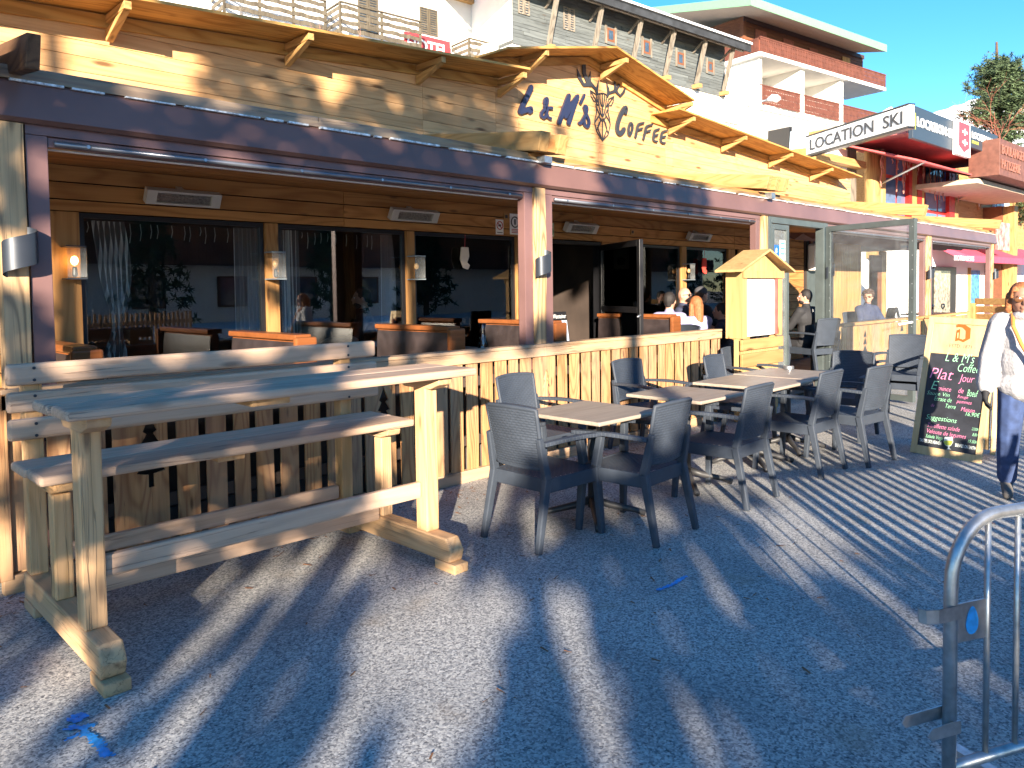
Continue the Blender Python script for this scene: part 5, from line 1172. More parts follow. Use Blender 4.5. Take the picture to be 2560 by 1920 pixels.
for (bx, by), (tx, ty) in (((1374, 105), (1394, 0)), ((1484, 110), (1514, 12)), ((1582, 134), (1602, 51)), ((1665, 190), (1694, 83)), ((1743, 217), (1770, 112)), ((1811, 237), (1844, 136))):
    bxx, bz = GRB.q(bx, by, -.25); bz = zb+.05; bxx = GRB.q(bx, by, -.25)[0]
    m = MB(); m.beam((bxx, -.2, bz), (bxx, EO+.35, ze-.2), .15, .15, (1, 0, 0)); m.build('strut', W_GREYZ, GRB.t, local=True)
    m = MB(); m.beam((bxx, -.02, ze-.6), (bxx, EO+.5, ze-.2), .08, .08, (1, 0, 0)); m.build('brace', W_GREYZ, GRB.t, local=True)
    GRB.box('corbel', W_YEL, bxx-.12, bxx+.12, -.45, .1, bz-.2, bz-.03)
shutters(GRB, (1753, 256), (1777, 290), W_SHR, .84)
m = MB(); ra, rz_ = GRB.q(1640, 260, .3); rb_, _ = GRB.q(1845, 315, .3); zz_ = GRB.q(1840, 312, .3)[1]
for k in range(40): xx = ra+(rb_-ra)*k/40; m.box(xx, xx+.03, .3, .33, zz_-1, zz_)
m.box(ra, rb_, .29, .34, zz_, zz_+.05); m.build('railing', W_GREYZ, GRB.t, local=True); GRB.box('balcony_slab', WHITE, ra, rb_, .25, .899, zz_-1.2, zz_-1.003)
# --- chalet with red-brown balconies
CHL = Fac('chalet', 'tall white chalet with brown clad top storey, red-brown balconies and pale green roof edge', 'chalet', 1898, 250, 44, R(-8))
cq = CHL.q
xL = cq(1898, 200)[0]; xR = cq(2153, 300)[0]; xRs = cq(2204, 233)[0]
zslab1 = cq(1896, 143)[1]; zslab1b = cq(1898, 152)[1]; zs0 = cq(1898, 263)[1]; zs0b = zs0-.25; back = 9.
LOG = 2.6
CHL.box('wall', WHITE, xL, xR, LOG, back, 0, zslab1)                 # body behind the loggias
CHL.box('side_wall', WHITE, xL, xL+.25, 0, LOG-.003, zs0b, zslab1-.003)
CHL.box('side_wing', WHITE, xL-.01, xL+.2, LOG+.0, back, zs0b, zslab1-.01)
CHL.box('balcony_slab', WHITE, xL-.35, xRs, -.3, LOG, zslab1, zslab1+.22); CHL.box('balcony_slab', WHITE, xL-.002, xR+1.2, -.05, LOG, zs0b, zs0)
for px in (1087, 1558):
    xx = cq(1780+px/4.81, 200)[0]; CHL.box('partition', WHITE, xx-.2, xx+.2, 0, LOG-.003, zs0+.003, zslab1-.003)
m = MB(); m.prism([(xL+.003, .0, zs0b-.005), (xL+.003, 1.7, zs0b-1.15), (xL+.003, LOG+.3, zs0b-1.15), (xL+.003, LOG+.3, zs0b-.005)], (xR-xL+1, 0, 0)); m.build('soffit', WHITE, CHL.t, local=True)
def vrail(F, x0, x1, z0, z1, off, mat, th=.03):
    """vertical boards with diamond cut-outs"""
    xx = x0; m = MB(); w_ = .17
    while xx < x1:
        for seg in range(3):
            za = z0+(z1-z0)*seg/3; zb_ = z0+(z1-z0)*(seg+1)/3; zm = (za+zb_)/2; d = .035; a, b_ = xx+.006, min(xx+w_-.006, x1)
            m.prism([(a, off, za), (b_, off, za), (b_, off, zm-.06), (b_-d, off, zm), (b_, off, zm+.06), (b_, off, zb_), (a, off, zb_), (a, off, zm+.06), (a+d, off, zm), (a, off, zm-.06)], (0, th, 0))
        xx += w_
    m.box(x0, x1, off-.03, off+.06, z1, z1+.07); return m.build('balustrade', mat, F.t, local=True)
zr1 = cq(1893, 97)[1]; vrail(CHL, xL-.3, xRs, zslab1+.25, zr1, -.28, W_REDZ)
m = MB(); y = -.2
while y < back: m.box(xL-.34, xL-.3, y, y+.155, zslab1+.25, zr1); y += .17
m.build('side_balustrade', W_REDZ, CHL.t, local=True); CHL.box('side_slab', WHITE, xL-.35, xL-.011, LOG+.003, back, zslab1, zslab1+.22)
zr0 = cq(1898, 212)[1]
for a, b_ in ((1899, 2002), (2009, 2099), (2106, 2200)):
    vrail(CHL, cq(a, 240)[0], cq(b_, 240)[0], zs0+.12, zr0, .02, W_REDZ)
for a, b_, c_ in ((1902, 1925, 1), (1938, 1962, 1), (2010, 2057, 1), (2107, 2145, 1)):
    xa = cq(a, 230, LOG)[0]; xb = cq(b_, 230, LOG)[0]; f = CHL.box('glazed_door', W_YEL, xa, xb, LOG-.06, LOG-.003, zs0+.01, zslab1-.55); xm = (xa+xb)/2
    for u0, u1 in ((xa+.1, xm-.05), (xm+.05, xb-.1)): CHL.box('window_pane', FARG, u0, u1, LOG-.07, LOG-.061, zs0+.2, zslab1-.68, f)
SB_ = .9; xt0 = cq(1858, 60, SB_)[0]; xt1 = cq(2157, 160, SB_)[0]; ztop = (cq(1858, 40, SB_)[1]+cq(2157, 141, SB_)[1])/2
mb = MB(); z = zslab1+.22
while z < ztop:
    mb.box(xt0, xt1, SB_-random.uniform(0, .01), back, z, z+.165); z += .18
mb.build('top_storey', W_RED, CHL.t, local=True); CHL.box('corner_board', W_RED, xt0-.05, xt0+.2, SB_-.06, SB_+.2, zslab1+.22, ztop)
CHL.box('wall_plate', plain('dark fascia', (.06, .03, .025), .7), xt0-.06, xt1+.02, SB_-.1, SB_-.03, ztop-.25, ztop)
for a, b_ in (((1889, 72), (1917, 125)), ((1959, 95), (1985, 145)), ((2024, 118), (2044, 160)), ((2107, 140), (2126, 200))):
    x0_, z1_ = CHL.q(*a, SB_-.08); x1_, z0_ = CHL.q(*b_, SB_-.08); f = CHL.box('window', FARG, x0_+.03, x1_-.03, SB_-.04, SB_-.012, zslab1+.3, z1_-.04); m = MB(); k = 0; n = 8
    for k in range(n): m.box(x0_+(x1_-x0_)*k/n, x0_+(x1_-x0_)*(k+1)/n-.015, SB_-.08, SB_-.05, zslab1+.25, z1_)
    m.build('shutter', W_SHR if b_[0] != 2126 else W_YELZ, f, local=True)
OV = -1.2
ra = CHL.q(1876, 6, OV); rb = CHL.q(2214, 124, OV); zr = (ra[1]+rb[1])/2
zk = zr-.15+(ztop+.02-zr+.15)/(SB_-OV)*(back+1-OV); m = MB(); m.prism([(ra[0], OV, zr-.15), (rb[0], OV, zr-.15), (rb[0], back+1, zk), (ra[0], back+1, zk)], (0, 0, .3)); m.build('roof', plain('eave soffit', (.42, .36, .3), .8, var=.06), CHL.t, local=True)
m = MB(); m.box(ra[0]-.06, rb[0]+.06, OV-.06, OV-.003, zr-.17, zr+.3); m.prism([(ra[0]-.06, OV-.003, zr-.17), (ra[0]-.003, OV-.003, zr-.17), (ra[0]-.003, back+1, zk-.02), (ra[0]-.06, back+1, zk-.02)], (0, 0, .47)); print('CHL', zr, ztop, zk); m.build('gutter_fascia', plain('pale green fascia', (.19, .38, .22), .5, var=.05), CHL.t, local=True)
for a, b_ in (((1875, 297), (1889, 345)), ((1916, 305), (1928, 350))): CHL.pbox('shutter', W_SHR, a, b_, LOG+.2, .05)
for a, b_ in (((1957, 314), (1979, 350)), ((2020, 330), (2040, 360))): shutters(CHL, a, b_, W_SHR, LOG-.1)
f = CHL.pbox('window', W_YEL, (1889, 300), (1907, 350), LOG+.2, .06); CHL.pbox('window_pane', FARG, (1892, 304), (1904, 350), LOG+.18, .018, f)
CHL.box('ground_wall', WHITE, cq(1780, 300, LOG)[0]-6, xR, LOG+.26, back, 0, zs0b-1.0)
CHL.box('ridge_block', WHITE, xL-7, xL-.02, LOG+1.2, back, 0, zs0b+1.2)
lamp = thing('street_lamp', 'white cobra-head street lamp reaching in front of the chalet balcony', 'street lamp', tuple(CHL.world(xL, -.5, 0)))
p0 = atD(1872, 262, 42); p1 = atD(1918, 250, 41.6); p2 = atD(1943, 247, 41.4); m = MB(); m.tube([p0-Vector((0, 0, .15)), p0, p1], .06, 8); m.build('arm', STEEL, lamp, smooth=True); m = MB(); m.tube([p1, p1.lerp(p2, .5)+Vector((0, 0, .08)), p2, p2+(p2-p1)*.35], [.08, .2, .22, .06], 10); m.build('lamp_head', WHT, lamp, smooth=True)

# --- ski shop
SHP = Fac('ski_shop', 'timber and white ski hire shop with red upper windows beyond the terrace end', 'shop', 2285, 262, 21, R(-2.5))
q = SHP.q
SB = 2.2
zf = 3.2
SHP.box('ground_floor', WHITE, q(2150, 600, SB)[0]-.5, q(2640, 600, SB)[0], SB, SB+7, 0, zf)
SHP.box('upper_wall', W_YEL, q(2206, 450, SB)[0], q(2640, 450, SB)[0]+2, SB+.1, SB+7, zf, q(2300, 330, SB)[1])
SHP.box('floor_band', plain('faded red band', (.4, .1, .1), .7), q(2206, 520, SB)[0], q(2520, 520, SB)[0], SB-.15, SB+.09, zf-.1, zf+.12)
xo = q(2158, 400, SB)[0]; xp = q(2203, 400, SB)[0]; ztp = q(2180, 345, SB)[1]
m = MB(); m.tube([SHP_ for SHP_ in [((xo+xp)/2-.22, SB-.1, 2.5), ((xo+xp)/2-.22, SB-.1, ztp)]], .24, 12); m.tube([((xo+xp)/2+.22, SB-.1, 2.5), ((xo+xp)/2+.22, SB-.1, ztp)], .22, 12); m.build('column', W_YELZ, SHP.t, local=True, smooth=True)
SHP.box('grey_door', W_GREYZ, q(2135, 450, SB)[0], q(2157, 450, SB)[0], SB+.2, SB+.25, zf-.5, ztp-.3); SHP.box('white_panel', WHITE, q(2085, 450, SB)[0], q(2134, 450, SB)[0], SB+.2, SB+.3, zf-.5, ztp-.5)
SHP.box('lintel_beam', W_YEL, q(2065, 400, SB)[0], xo, SB-.1, SB+.3, q(2100, 410, SB)[1], q(2100, 392, SB)[1])
RW = plain('red joinery', (.5, .02, .015), .5, var=.25)
for a, b_ in ((2206, 2272), (2312, 2372)):
    x0_, x1_ = q(a, 450, SB-.05)[0], q(b_, 450, SB-.05)[0]; z1_ = q(2300, 392, SB-.05)[1]; f = SHP.box('shop_window', RW, x0_, x1_, SB-.05, SB+.09, zf+.15, z1_); n = 2
    for i in range(2):
        for j in range(3):
            w_ = (x1_-x0_)/2; h_ = (z1_-zf-.15)/3; SHP.box('window_pane', plain('shop glass', (.1, .16, .28), .04, var=.1), x0_+i*w_+.07, x0_+(i+1)*w_-.07, SB-.07, SB-.051, zf+.15+j*h_+.06, zf+.15+(j+1)*h_-.06, f)
for a, b_, mt in ((2273, 2281, RW), (2281, 2293, W_YELZ), (2295, 2306, RW), (2306, 2311, W_YELZ), (2374, 2388, RW), (2389, 2397, W_YELZ)): SHP.box('jamb', mt, q(a, 450, SB-.2)[0], q(b_, 450, SB-.2)[0], SB-.2, SB+.09, zf+.0, q(2300, 400, SB)[1])
f = SHP.box('square_window', WHITE, q(2487, 500, SB)[0], q(2522, 500, SB)[0], SB-.02, SB+.09, q(2500, 545, SB)[1], q(2500, 497, SB)[1]); SHP.box('window_pane', FARG, q(2490, 500, SB)[0], q(2499, 500, SB)[0], SB-.04, SB-.021, q(2500, 540, SB)[1], q(2500, 503, SB)[1], f)
c = q(2452, 502, SB-.0); m = MB(); m.ell((c[0], SB+.09, c[1]), (.14, .05, .3), 16, 10); m.build('oval_window', WHITE, SHP.t, local=True); m = MB(); m.tube([(c[0]+.17*math.cos(a), SB+.07, c[1]+.34*math.sin(a)) for a in [k*math.pi/10 for k in range(21)]], .04, 6); m.build('oval_frame', W_YEL, SHP.t, local=True)
# awning
ax0, ax1 = q(2205, 380, 1)[0], q(2500, 450, .3)[0]; za = q(2240, 345, .6)[1]
m = MB(); m.prism([(ax0, SB, za+.1), (ax0+.8, .3, za-.55), (ax0+.8, .3, za-.6), (ax0, SB, za+.05)], (ax1-ax0-.8, 0, 0)); m.build('awning', plain('red awning', (.55, .09, .09), .8, var=.12), SHP.t, local=True)
SHP.box('awning_case', plain('faded red case', (.45, .12, .12), .7), ax0, ax1, .3, SB+.3, za+.1, za+.35)
for a, b_ in (((2195, 463), (2314, 404)), ((2392, 500), (2495, 450))):
    p = q(*a, SB-.2); r_ = q(*b_, .4); m = MB(); m.tube([(p[0], SB-.2, p[1]), (r_[0], .4, r_[1])], .035, 8); m.build('awning_arm', STEEL, SHP.t, local=True)
random.seed(5); m = MB()
for k in range(26):
    px = random.uniform(2203, 2400); py = 372+(px-2203)*.28; a = q(px, py, SB-.4); l = random.uniform(.3, 1.3); pts = [(a[0]+.06*math.sin(i*2.1+k), SB-.4, a[1]-l*i/6) for i in range(7)]; m.tube(pts, .018, 5)
m.build('icicle_garland', plain('garland', (.5, .2, .15), .6, var=.4), SHP.t, local=True)
# signs of the shop, each standing on its own
def shopsign(name, lab, pa, pb, off, col, th=.12):
    x0, z1 = q(*pa, off); x1, _ = q(pb[0], pb[1], off); z0 = q(pa[0], pb[1], off)[1]
    t = thing(name, lab, 'sign', tuple(SHP.world(x0, off, z0)), SHP.a); m = MB().box(x0, x1, off, off+th, z0, z1); m.v = [tuple(SHP.world(*p)) for p in m.v]; m.build('board', col, t, bevel=.01); return t, x0, x1, z0, z1
DSG = flat('slate blue sign', (.035, .05, .07), .45)
t, x0, x1, z0, z1 = shopsign('shop_sign', 'dark slate shop sign with blurred white lettering right of the white ski sign', (2283, 262), (2393, 345), 0, DSG)
text('lettering', 'LOCATION SKI', WHT, t, SHP.world(x0+.25, -.01, (z0+z1)/2-.1), SHP.d, (0, 0, 1), width=(x1-x0)-.5, height=.27, ext=.01, bold=.05)
for xx in (x0+.14, x1-.16): 
    m = MB().box(xx, xx+.02, -.012, -.001, (z0+z1)/2-.2, (z0+z1)/2+.25); m.v = [tuple(SHP.world(*p)) for p in m.v]; m.build('yellow_bar', flat('lime', (.6, .65, .1)), t)
t, x0, x1, z0, z1 = shopsign('shop_sign', 'dark slate shop sign at the right with white lettering and small lime line', (2427, 312), (2494, 368), 0, DSG)
z0 -= .0
text('lettering', 'LOCATION SKIS', WHT, t, SHP.world(x0+.08, -.01, z0+(z1-z0)*.42), SHP.d, (0, 0, 1), width=(x1-x0)-.16, height=.22, ext=.01, bold=.05)
text('lettering', 'SINCE 1971', flat('lime', (.6, .65, .1)), t, SHP.world(x0+.08, -.01, z0+(z1-z0)*.2), SHP.d, (0, 0, 1), height=.09, ext=.01)
t, x0, x1, z0, z1 = shopsign('shield_sign', 'white light box with red shield and two white crosses between the slate signs', (2394, 297), (2426, 385), -.14, WHT, .13)
xc = (x0+x1)/2; hw = (x1-x0)*.4; pts = [(xc-hw, z1-.06), (xc+hw, z1-.06), (xc+hw, z0+.28), (xc, z0+.1), (xc-hw, z0+.28)]
m = MB(); m.prism([tuple(SHP.world(a, -.15, b_)) for a, b_ in pts], SHP.n*.008); m.build('shield', flat('shield red', (.65, .06, .08)), t)
for zc in (z0+(z1-z0)*.68, z0+(z1-z0)*.38):
    m = MB(); m.box(xc-hw*.45, xc+hw*.45, -.172, -.16, zc-.035, zc+.035); m.box(xc-.035, xc+.035, -.173, -.1595, zc-.1, zc+.1); m.v = [tuple(SHP.world(*p)) for p in m.v]; m.build('cross', WHT, t)
t, x0, x1, z0, z1 = shopsign('bakery_sign', 'brown wooden bakery board with raised brown capitals at the right edge', (2500, 345), (2660, 437), -.5, plain('brown bakery board', (.16, .065, .045), .6, var=.25), .9)
for s_, dz in (('BOULANGERIE', .58), ('PATISSERIE', .18)): text('lettering', s_, plain('carved letter', (.3, .12, .08), .5), t, SHP.world(x0+.12, -.52, z0+(z1-z0)*dz), SHP.d, (0, 0, 1), height=(z1-z0)*.26, ext=.02)
SHP.box('bakery_canopy', plain('beige canopy', (.5, .42, .32), .8), x0-.1, x1, .1, SB, z0-.2, z0-.05)
SHP.box('right_bay', W_YELZ, q(2535, 600, 1.2)[0], q(2535, 600, 1.2)[0]+.5, 1.2, 1.7, 0, z0-.3); SHP.box('right_wall', W_RED, q(2535, 600, 1.6)[0]+.3, x1, 1.6, 3, 0, z0-.3)
# LOCATION SKI banner, at an angle to the shop front
A_ = atD(2021, 357, 22.0); B_ = atD(2279, 300, 18.2); A_.z = (A_.z+B_.z)/2; B_.z = A_.z
t = thing('ski_hire_sign', 'long white sign reading LOCATION SKI in dark capitals, angled over the shop corner', 'sign', tuple(A_))
hh = .255; dS = (B_-A_).normalized(); nS = dS.cross(Vector((0, 0, 1)))
m = MB(); m.beam(A_, B_, .16, hh*2); m.build('board', WHT, t, bevel=.01); m = MB(); m.beam(A_-Vector((0, 0, hh+.02)), B_-Vector((0, 0, hh+.02)), .2, .06); m.beam(A_+Vector((0, 0, hh+.02)), B_+Vector((0, 0, hh+.02)), .2, .03); m.build('rim', BLK, t)
Ls = (B_-A_).length; text('lettering', 'LOCATION  SKI', INK, t, A_+nS*.085-Vector((0, 0, .155))+dS*Ls*.05, dS, (0, 0, 1), width=Ls*.9, height=.31, ext=.01, bold=.012)
t = thing('roof_box', 'black and pale blue screen panel on the roof left of the white ski sign', 'screen', tuple(atD(1950, 350, 23)))
a = atD(1922, 355, 27); b_ = atD(1976, 345, 26); m = MB(); m.beam(a, b_, .1, .75); m.build('dark_panel', BLK, t); a = atD(1977, 352, 26); b_ = atD(2018, 347, 25.4); m = MB(); m.beam(a, b_, .1, .6); m.build('pale_panel', flat('pale blue panel', (.55, .68, .75), .3), t)
# ground floor seen through the last bay
def gq(px, py): return q(px, py, SB-.1)
a = gq(2340, 660); 
g0 = thing('shop_awning', 'pink-red ground floor awning with white LOCATION DE SKIS lettering seen through the last bay', 'awning', tuple(SHP.world(gq(2330, 650)[0], SB-.9, 2.3)), SHP.a)
x0, x1 = gq(2325, 650)[0], gq(2560, 650)[0]; zc = q(2400, 645, .9)[1]
m = MB(); m.prism([(x0, .9, zc-.12), (x0, .9, zc+.12), (x0, SB, zc+.7), (x0, SB, zc+.6)], (x1-x0, 0, 0)); m.v = [tuple(SHP.world(*p)) for p in m.v]; m.build('canopy', plain('raspberry awning', (.55, .07, .13), .8), g0)
text('lettering', 'LOCATION DE SKIS', WHT, g0, SHP.world(q(2385, 645, .88)[0], .88, zc-.09), SHP.d, (0, 0, 1), height=.17, ext=.005, bold=.02)
f = SHP.box('shop_door', BLK, gq(2330, 750)[0], gq(2390, 750)[0], SB-.1, SB-.003, 0, 2.3); SHP.box('door_pane', plain('reflecting shop door', (.3, .27, .2), .1, var=.6, vs=9), gq(2335, 750)[0], gq(2373, 750)[0], SB-.13, SB-.101, .1, 2.15, f)
SHP.box('blue_poster', plain('blue poster', (.06, .25, .55), .4, var=.7, vs=7), gq(2431, 750)[0], gq(2453, 750)[0], SB-.04, SB-.003, .8, 2.2); SHP.box('poster_frame', W_YELZ, gq(2425, 750)[0], gq(2430, 750)[0], SB-.06, SB-.003, .0, 2.3)
xa = q(2492, 590, .6); xb = q(2524, 620, .6)
pt = thing('mountain_poster', 'white and red mountain poster under the bakery canopy', 'poster', tuple(SHP.world(xa[0], .6, xb[1])), SHP.a); m = MB().box(xa[0], xb[0], .6, .64, q(2500, 625, .6)[1], q(2500, 555, .6)[1]); m.v = [tuple(SHP.world(*p)) for p in m.v]; m.build('print', plain('poster print', (.6, .25, .22), .6, var=.8, vs=4), pt)
# bench back standing at the far end of the fence
pl = thing('slatted_bench', 'pale slatted bench backrest behind the chalkboard at the far fence end', 'bench', (16.3, 3.8, 0))
u0 = onZ(2438, 757, 1.32); 
e0 = atD(2438, 775, 12.8); e1_ = atD(2545, 770, 12.0)
for k in range(3): m = MB(); o_ = Vector((0, 0, 1.33-k*.13-e0.z)); m.beam(e0+o_, e1_+o_+Vector((0, 0, e0.z-e1_.z)), .035, .105); m.build('slat', W_YEL, pl, bevel=.01)
for w_ in (.04, .96): p = e0.lerp(e1_, w_); MB().box(p.x-.05, p.x+.05, p.y+.02, p.y+.1, 0, 1.3).build('leg', W_YELZ, pl)
b = e0.lerp(e1_, .5); 
m = MB(); m.beam(Vector((e0.x, e0.y, .78)), Vector((e1_.x, e1_.y, .78)), .4, .04); m.build('seat', W_YEL, pl)
# terrace dining stuff in the last bay: chairs and glasses
c = copytree(ch0); c.location = (17.6, 5.6, FLR); c.rotation_euler = (0, 0, R(200)); c['label'] = 'graphite armchair inside the last terrace bay'; c['group'] = 'graphite armchairs inside the terrace'; 
c = copytree(ch0); c.location = (16.9, 6.1, FLR); c.rotation_euler = (0, 0, R(40)); c['label'] = 'graphite armchair deeper inside the last terrace bay'; c['group'] = 'graphite armchairs inside the terrace'
for (x, y, r, lb) in ((11.3, 5.0, -20, 'graphite armchair carrying the man in the work polo'), (14.1, 5.3, 150, 'graphite armchair carrying the curly-haired man'), (8.15, 5.45, 70, 'woven armchair at the diners table beside the booth bench')):
    c = copytree(ch0); c.location = (x, y, FLR); c.rotation_euler = (0, 0, R(r)); c['label'] = lb; c['group'] = 'graphite armchairs inside the terrace'
tt = thing('terrace_table', 'dark table with wine glasses in the last terrace bay', 'table', (18.2, 5.5, FLR)); MB().box(17.7, 18.9, 5.2, 5.9, .97, 1.0).build('tabletop', BLK, tt); MB().tube([(18.3, 5.55, FLR), (18.3, 5.55, .97)], .04, 8).build('pedestal', IRON, tt)
for i, (x, y, lb) in enumerate(((17.9, 5.35, 'nearest'), (18.3, 5.45, 'middle'), (18.7, 5.35, 'farthest'))):
    w_ = MB(); w_.tube([(x, y, 1.0), (x, y, 1.005), (x, y, 1.01), (x, y, 1.08), (x, y, 1.1), (x, y, 1.15), (x, y, 1.2)], [.035, .035, .005, .005, .03, .045, .035], 12); o = w_.build('wine_glass', glass('wine glass', (.9, .93, .95), 2.2), smooth=True); tag(o, lb+' wine glass on the dark table in the last terrace bay', 'glass', 'wine glasses in the last bay')

# ================================================================== TREES
BARK = plain('bark', (.1, .06, .04), .9, var=.4, vs=12)
def leafmat(n, c): 
    m, nt, b = newmat(n); g = N(nt, 'NewGeometry'); col = ramp(nt, g.outputs['Random Per Island'], [(0, tuple(x*.55 for x in c)), (1, tuple(min(1, x*1.6) for x in c))]); nt.links.new(col, b.inputs['Base Color']); b.inputs['Roughness'].default_value = .7; return m
NEED = leafmat('needles', (.075, .11, .05)); NEED2 = leafmat('dark needles', (.03, .06, .03))
def tuft(m, c, s, rnd, n=7):
    for _ in range(n):
        d = Vector((rnd.gauss(0, 1), rnd.gauss(0, 1), rnd.gauss(0, .8))).normalized(); a = d.orthogonal().normalized()*s*.16; p = c+d*s*.15; m.add([p-a, p+a, p+d*s], [(0, 1, 2)])
pine = thing('pine_tree', 'large two-toned mountain pine behind the shop signs', 'tree', (0, 0, 0)); pb = atD(2495, 300, 36); pb.z = 0; pine.location = pb; MW[pine.name] = Matrix.Translation(pb)
rnd = random.Random(11); m = MB(); m.tube([pb, pb+Vector((.2, 0, 7)), pb+Vector((0, .1, 13))], [.35, .22, .05], 10); m.build('trunk', BARK, pine)
ztip = atD(2482, 158, 36).z; m = MB(); br = MB()
for k in range(150):
    h = rnd.uniform(.28, 1)**.8; z = ztip*h; rmax = 3.3*(1-h)**.5+.25; a = rnd.uniform(0, 6.28); L_ = rmax*rnd.uniform(.55, 1.1); o = pb+Vector((0, 0, z)); e = o+Vector((math.cos(a)*L_, math.sin(a)*L_, L_*.35*rnd.uniform(.3, 1)))
    br.tube([o-Vector((0, 0, .3)), e], [.035, .012], 4)
    for j in range(22): t_ = rnd.uniform(.25, 1); c = o.lerp(e, t_)+Vector((rnd.gauss(0, .2), rnd.gauss(0, .2), rnd.gauss(0, .16))); tuft(m, c, rnd.uniform(.13, .26), rnd, 14)
m.build('crown', NEED, pine); br.build('branches', BARK, pine)
# bare larch twigs at the far right and vine over the hotel balcony
def twigs(name, lab, base, cone, n, L_, mat, seed, thick=.02):
    r_ = random.Random(seed); m = MB()
    def grow(p, d, l, th, dep):
        e = p+d*l; m.tube([p, p.lerp(e, .5)+Vector((r_.gauss(0, .04), r_.gauss(0, .04), r_.gauss(0, .04)))*l, e], [th, th*.8, th*.5], 4)
        if dep > 0:
            for _ in range(r_.choice((2, 3, 3))): nd = (d+Vector((r_.gauss(0, .5), r_.gauss(0, .5), r_.gauss(.1, .45)))).normalized(); grow(p.lerp(e, r_.uniform(.35, 1)), nd, l*r_.uniform(.5, .8), th*.6, dep-1)
    for _ in range(n): grow(Vector(base)+Vector((r_.gauss(0, cone), r_.gauss(0, cone*.3), 0)), Vector((r_.gauss(0, .5), r_.gauss(0, .3), 1)).normalized(), L_, thick, 4)
    t = thing(name, lab, 'shrub', tuple(base)); m.build('branches', mat, t); return t
TW = plain('grey twigs', (.22, .18, .14), .9, var=.4); TWR = plain('rusty twigs', (.35, .12, .08), .9, var=.3)
bp = atD(2520, 430, 27); twigs('larch_sapling', 'bare rusty sapling rising behind the bakery board', bp, .5, 3, 1.6, TWR, 4)
random.seed(2)
for i, (px, py) in enumerate(((590, 70), (700, 85), (780, 95))): 
    vb = onY(px, py, 22); twigs('bare_shrub', ('leftmost', 'middle', 'rightmost')[i]+' of the bare tangled shrubs in front of the hotel balcony above the parapet', vb-Vector((0, 0, 1.2)), .9, 9, .8, TW if i < 2 else plain('pink brown twigs', (.36, .2, .15), .9), 20+i, .03)

# ================================================================== BEHIND THE PHOTOGRAPHER: what shades and what the windows mirror
def inpoly(x, y, P):
    c = False; n = len(P); j = n-1
    for i in range(n):
        if (P[i][1] > y) != (P[j][1] > y) and x < (P[j][0]-P[i][0])*(y-P[i][1])/(P[j][1]-P[i][1])+P[i][0]: c = not c
        j = i
    return c
GAPS = [[(385, 1335), (470, 1260), (560, 1215), (700, 1170), (800, 1120), (850, 1150), (780, 1190), (760, 1240), (690, 1290), (600, 1325), (500, 1340)],
        [(-300, 1640), (0, 1520), (150, 1440), (225, 1370), (240, 1400), (140, 1510), (0, 1590), (-300, 1720)], [(-200, 1750), (0, 1610), (120, 1540), (210, 1560), (270, 1700), (200, 1900), (-300, 1900)],
        [(560, 1370), (640, 1320), (655, 1390), (570, 1560), (500, 1700), (380, 1700), (470, 1500)], [(750, 1320), (870, 1240), (985, 1250), (1028, 1250), (1028, 1420), (960, 1520), (900, 1700), (690, 1700), (740, 1480), (715, 1400)],
        [(1180, 1235), (1250, 1245), (1240, 1350), (1340, 1420), (1370, 1490), (1275, 1555), (1245, 1530)], [(1505, 1240), (1600, 1250), (1625, 1320), (1560, 1340), (1515, 1300)],
        [(1620, 1120), (1720, 1075), (1810, 1095), (1895, 1180), (1880, 1235), (1790, 1250), (1680, 1190)], [(1375, 1095), (1450, 1080), (1490, 1130), (1400, 1150)], [(1110, 1110), (1180, 1125), (1150, 1170)], [(860, 1080), (960, 1050), (1070, 1045), (1060, 1095), (900, 1120)],
        [(1400, 1010), (1700, 900), (3600, 700), (3600, 1500), (2600, 1290), (2212, 1235), (2050, 1190), (1900, 1150), (1760, 1100), (1640, 1060), (1500, 1060)]]
FGAP = [[(860, 800), (1000, 755), (1600, 700), (2000, 650), (2000, 1100), (1480, 920), (1300, 985), (960, 1060), (850, 1040)], [(-80, 560), (75, 560), (80, 1000), (60, 1300), (-80, 1300)]]
S2 = math.sqrt(2)
def shaded(u, v):
    w_ = v/TAN; y = (w_-u)/S2
    if y < 4.82:
        if w_ < .5: return True
        px, py = pr(((w_+u)/S2, y, 0)); px /= 1.1573; py /= 1.1573
        jx, jy = 14*noise.noise(Vector((px*.02, py*.02, 1))), 14*noise.noise(Vector((px*.02, py*.02, 5)))
        return not any(inpoly(px+jx, py+jy, P) for P in GAPS)
    w1 = 4.9*S2+u; z = v-TAN*w1; x = (w1+u)/S2
    px, py = pr((x, 4.9, z)); dx, dy = px/1.1573, py/1.1573
    if z < 1.12: return not any(inpoly(dx, dy, P) for P in FGAP)
    if z < 2.45:
        wq = YW*S2+u; xq = (wq+u)/S2
        if any(abs(xq-c_) < .16 for c_ in (3.18, 3.56, 4.72, 5.1, 6.3)): return False
        return noise.noise(Vector((u*1.3, v*1.3, 3))) < (-.12 if px < 1300 else -.4)
    if z < 2.87: return px < 1760 and noise.noise(Vector((u*.9, v*.9, 8))) < .22
    w2 = YW*S2+u; z = v-TAN*w2; px, py = pr(((w2+u)/S2, YW, z))
    if px < 470: return False
    if px > 1480: return False
    if px > 1290: return noise.noise(Vector((u*1.6, v*1.6, 8))) < (.2-(px-1290)/250.)
    return noise.noise(Vector((u*1.5, v*.9-u*.6, 4))) < (-.06 if px < 700 else .06)
rnd = random.Random(21); CW = .14; TD = 9.; tm = {}  # unseen pine leaves, set only where shade must fall; gaps leave sun patches
us = -4.4
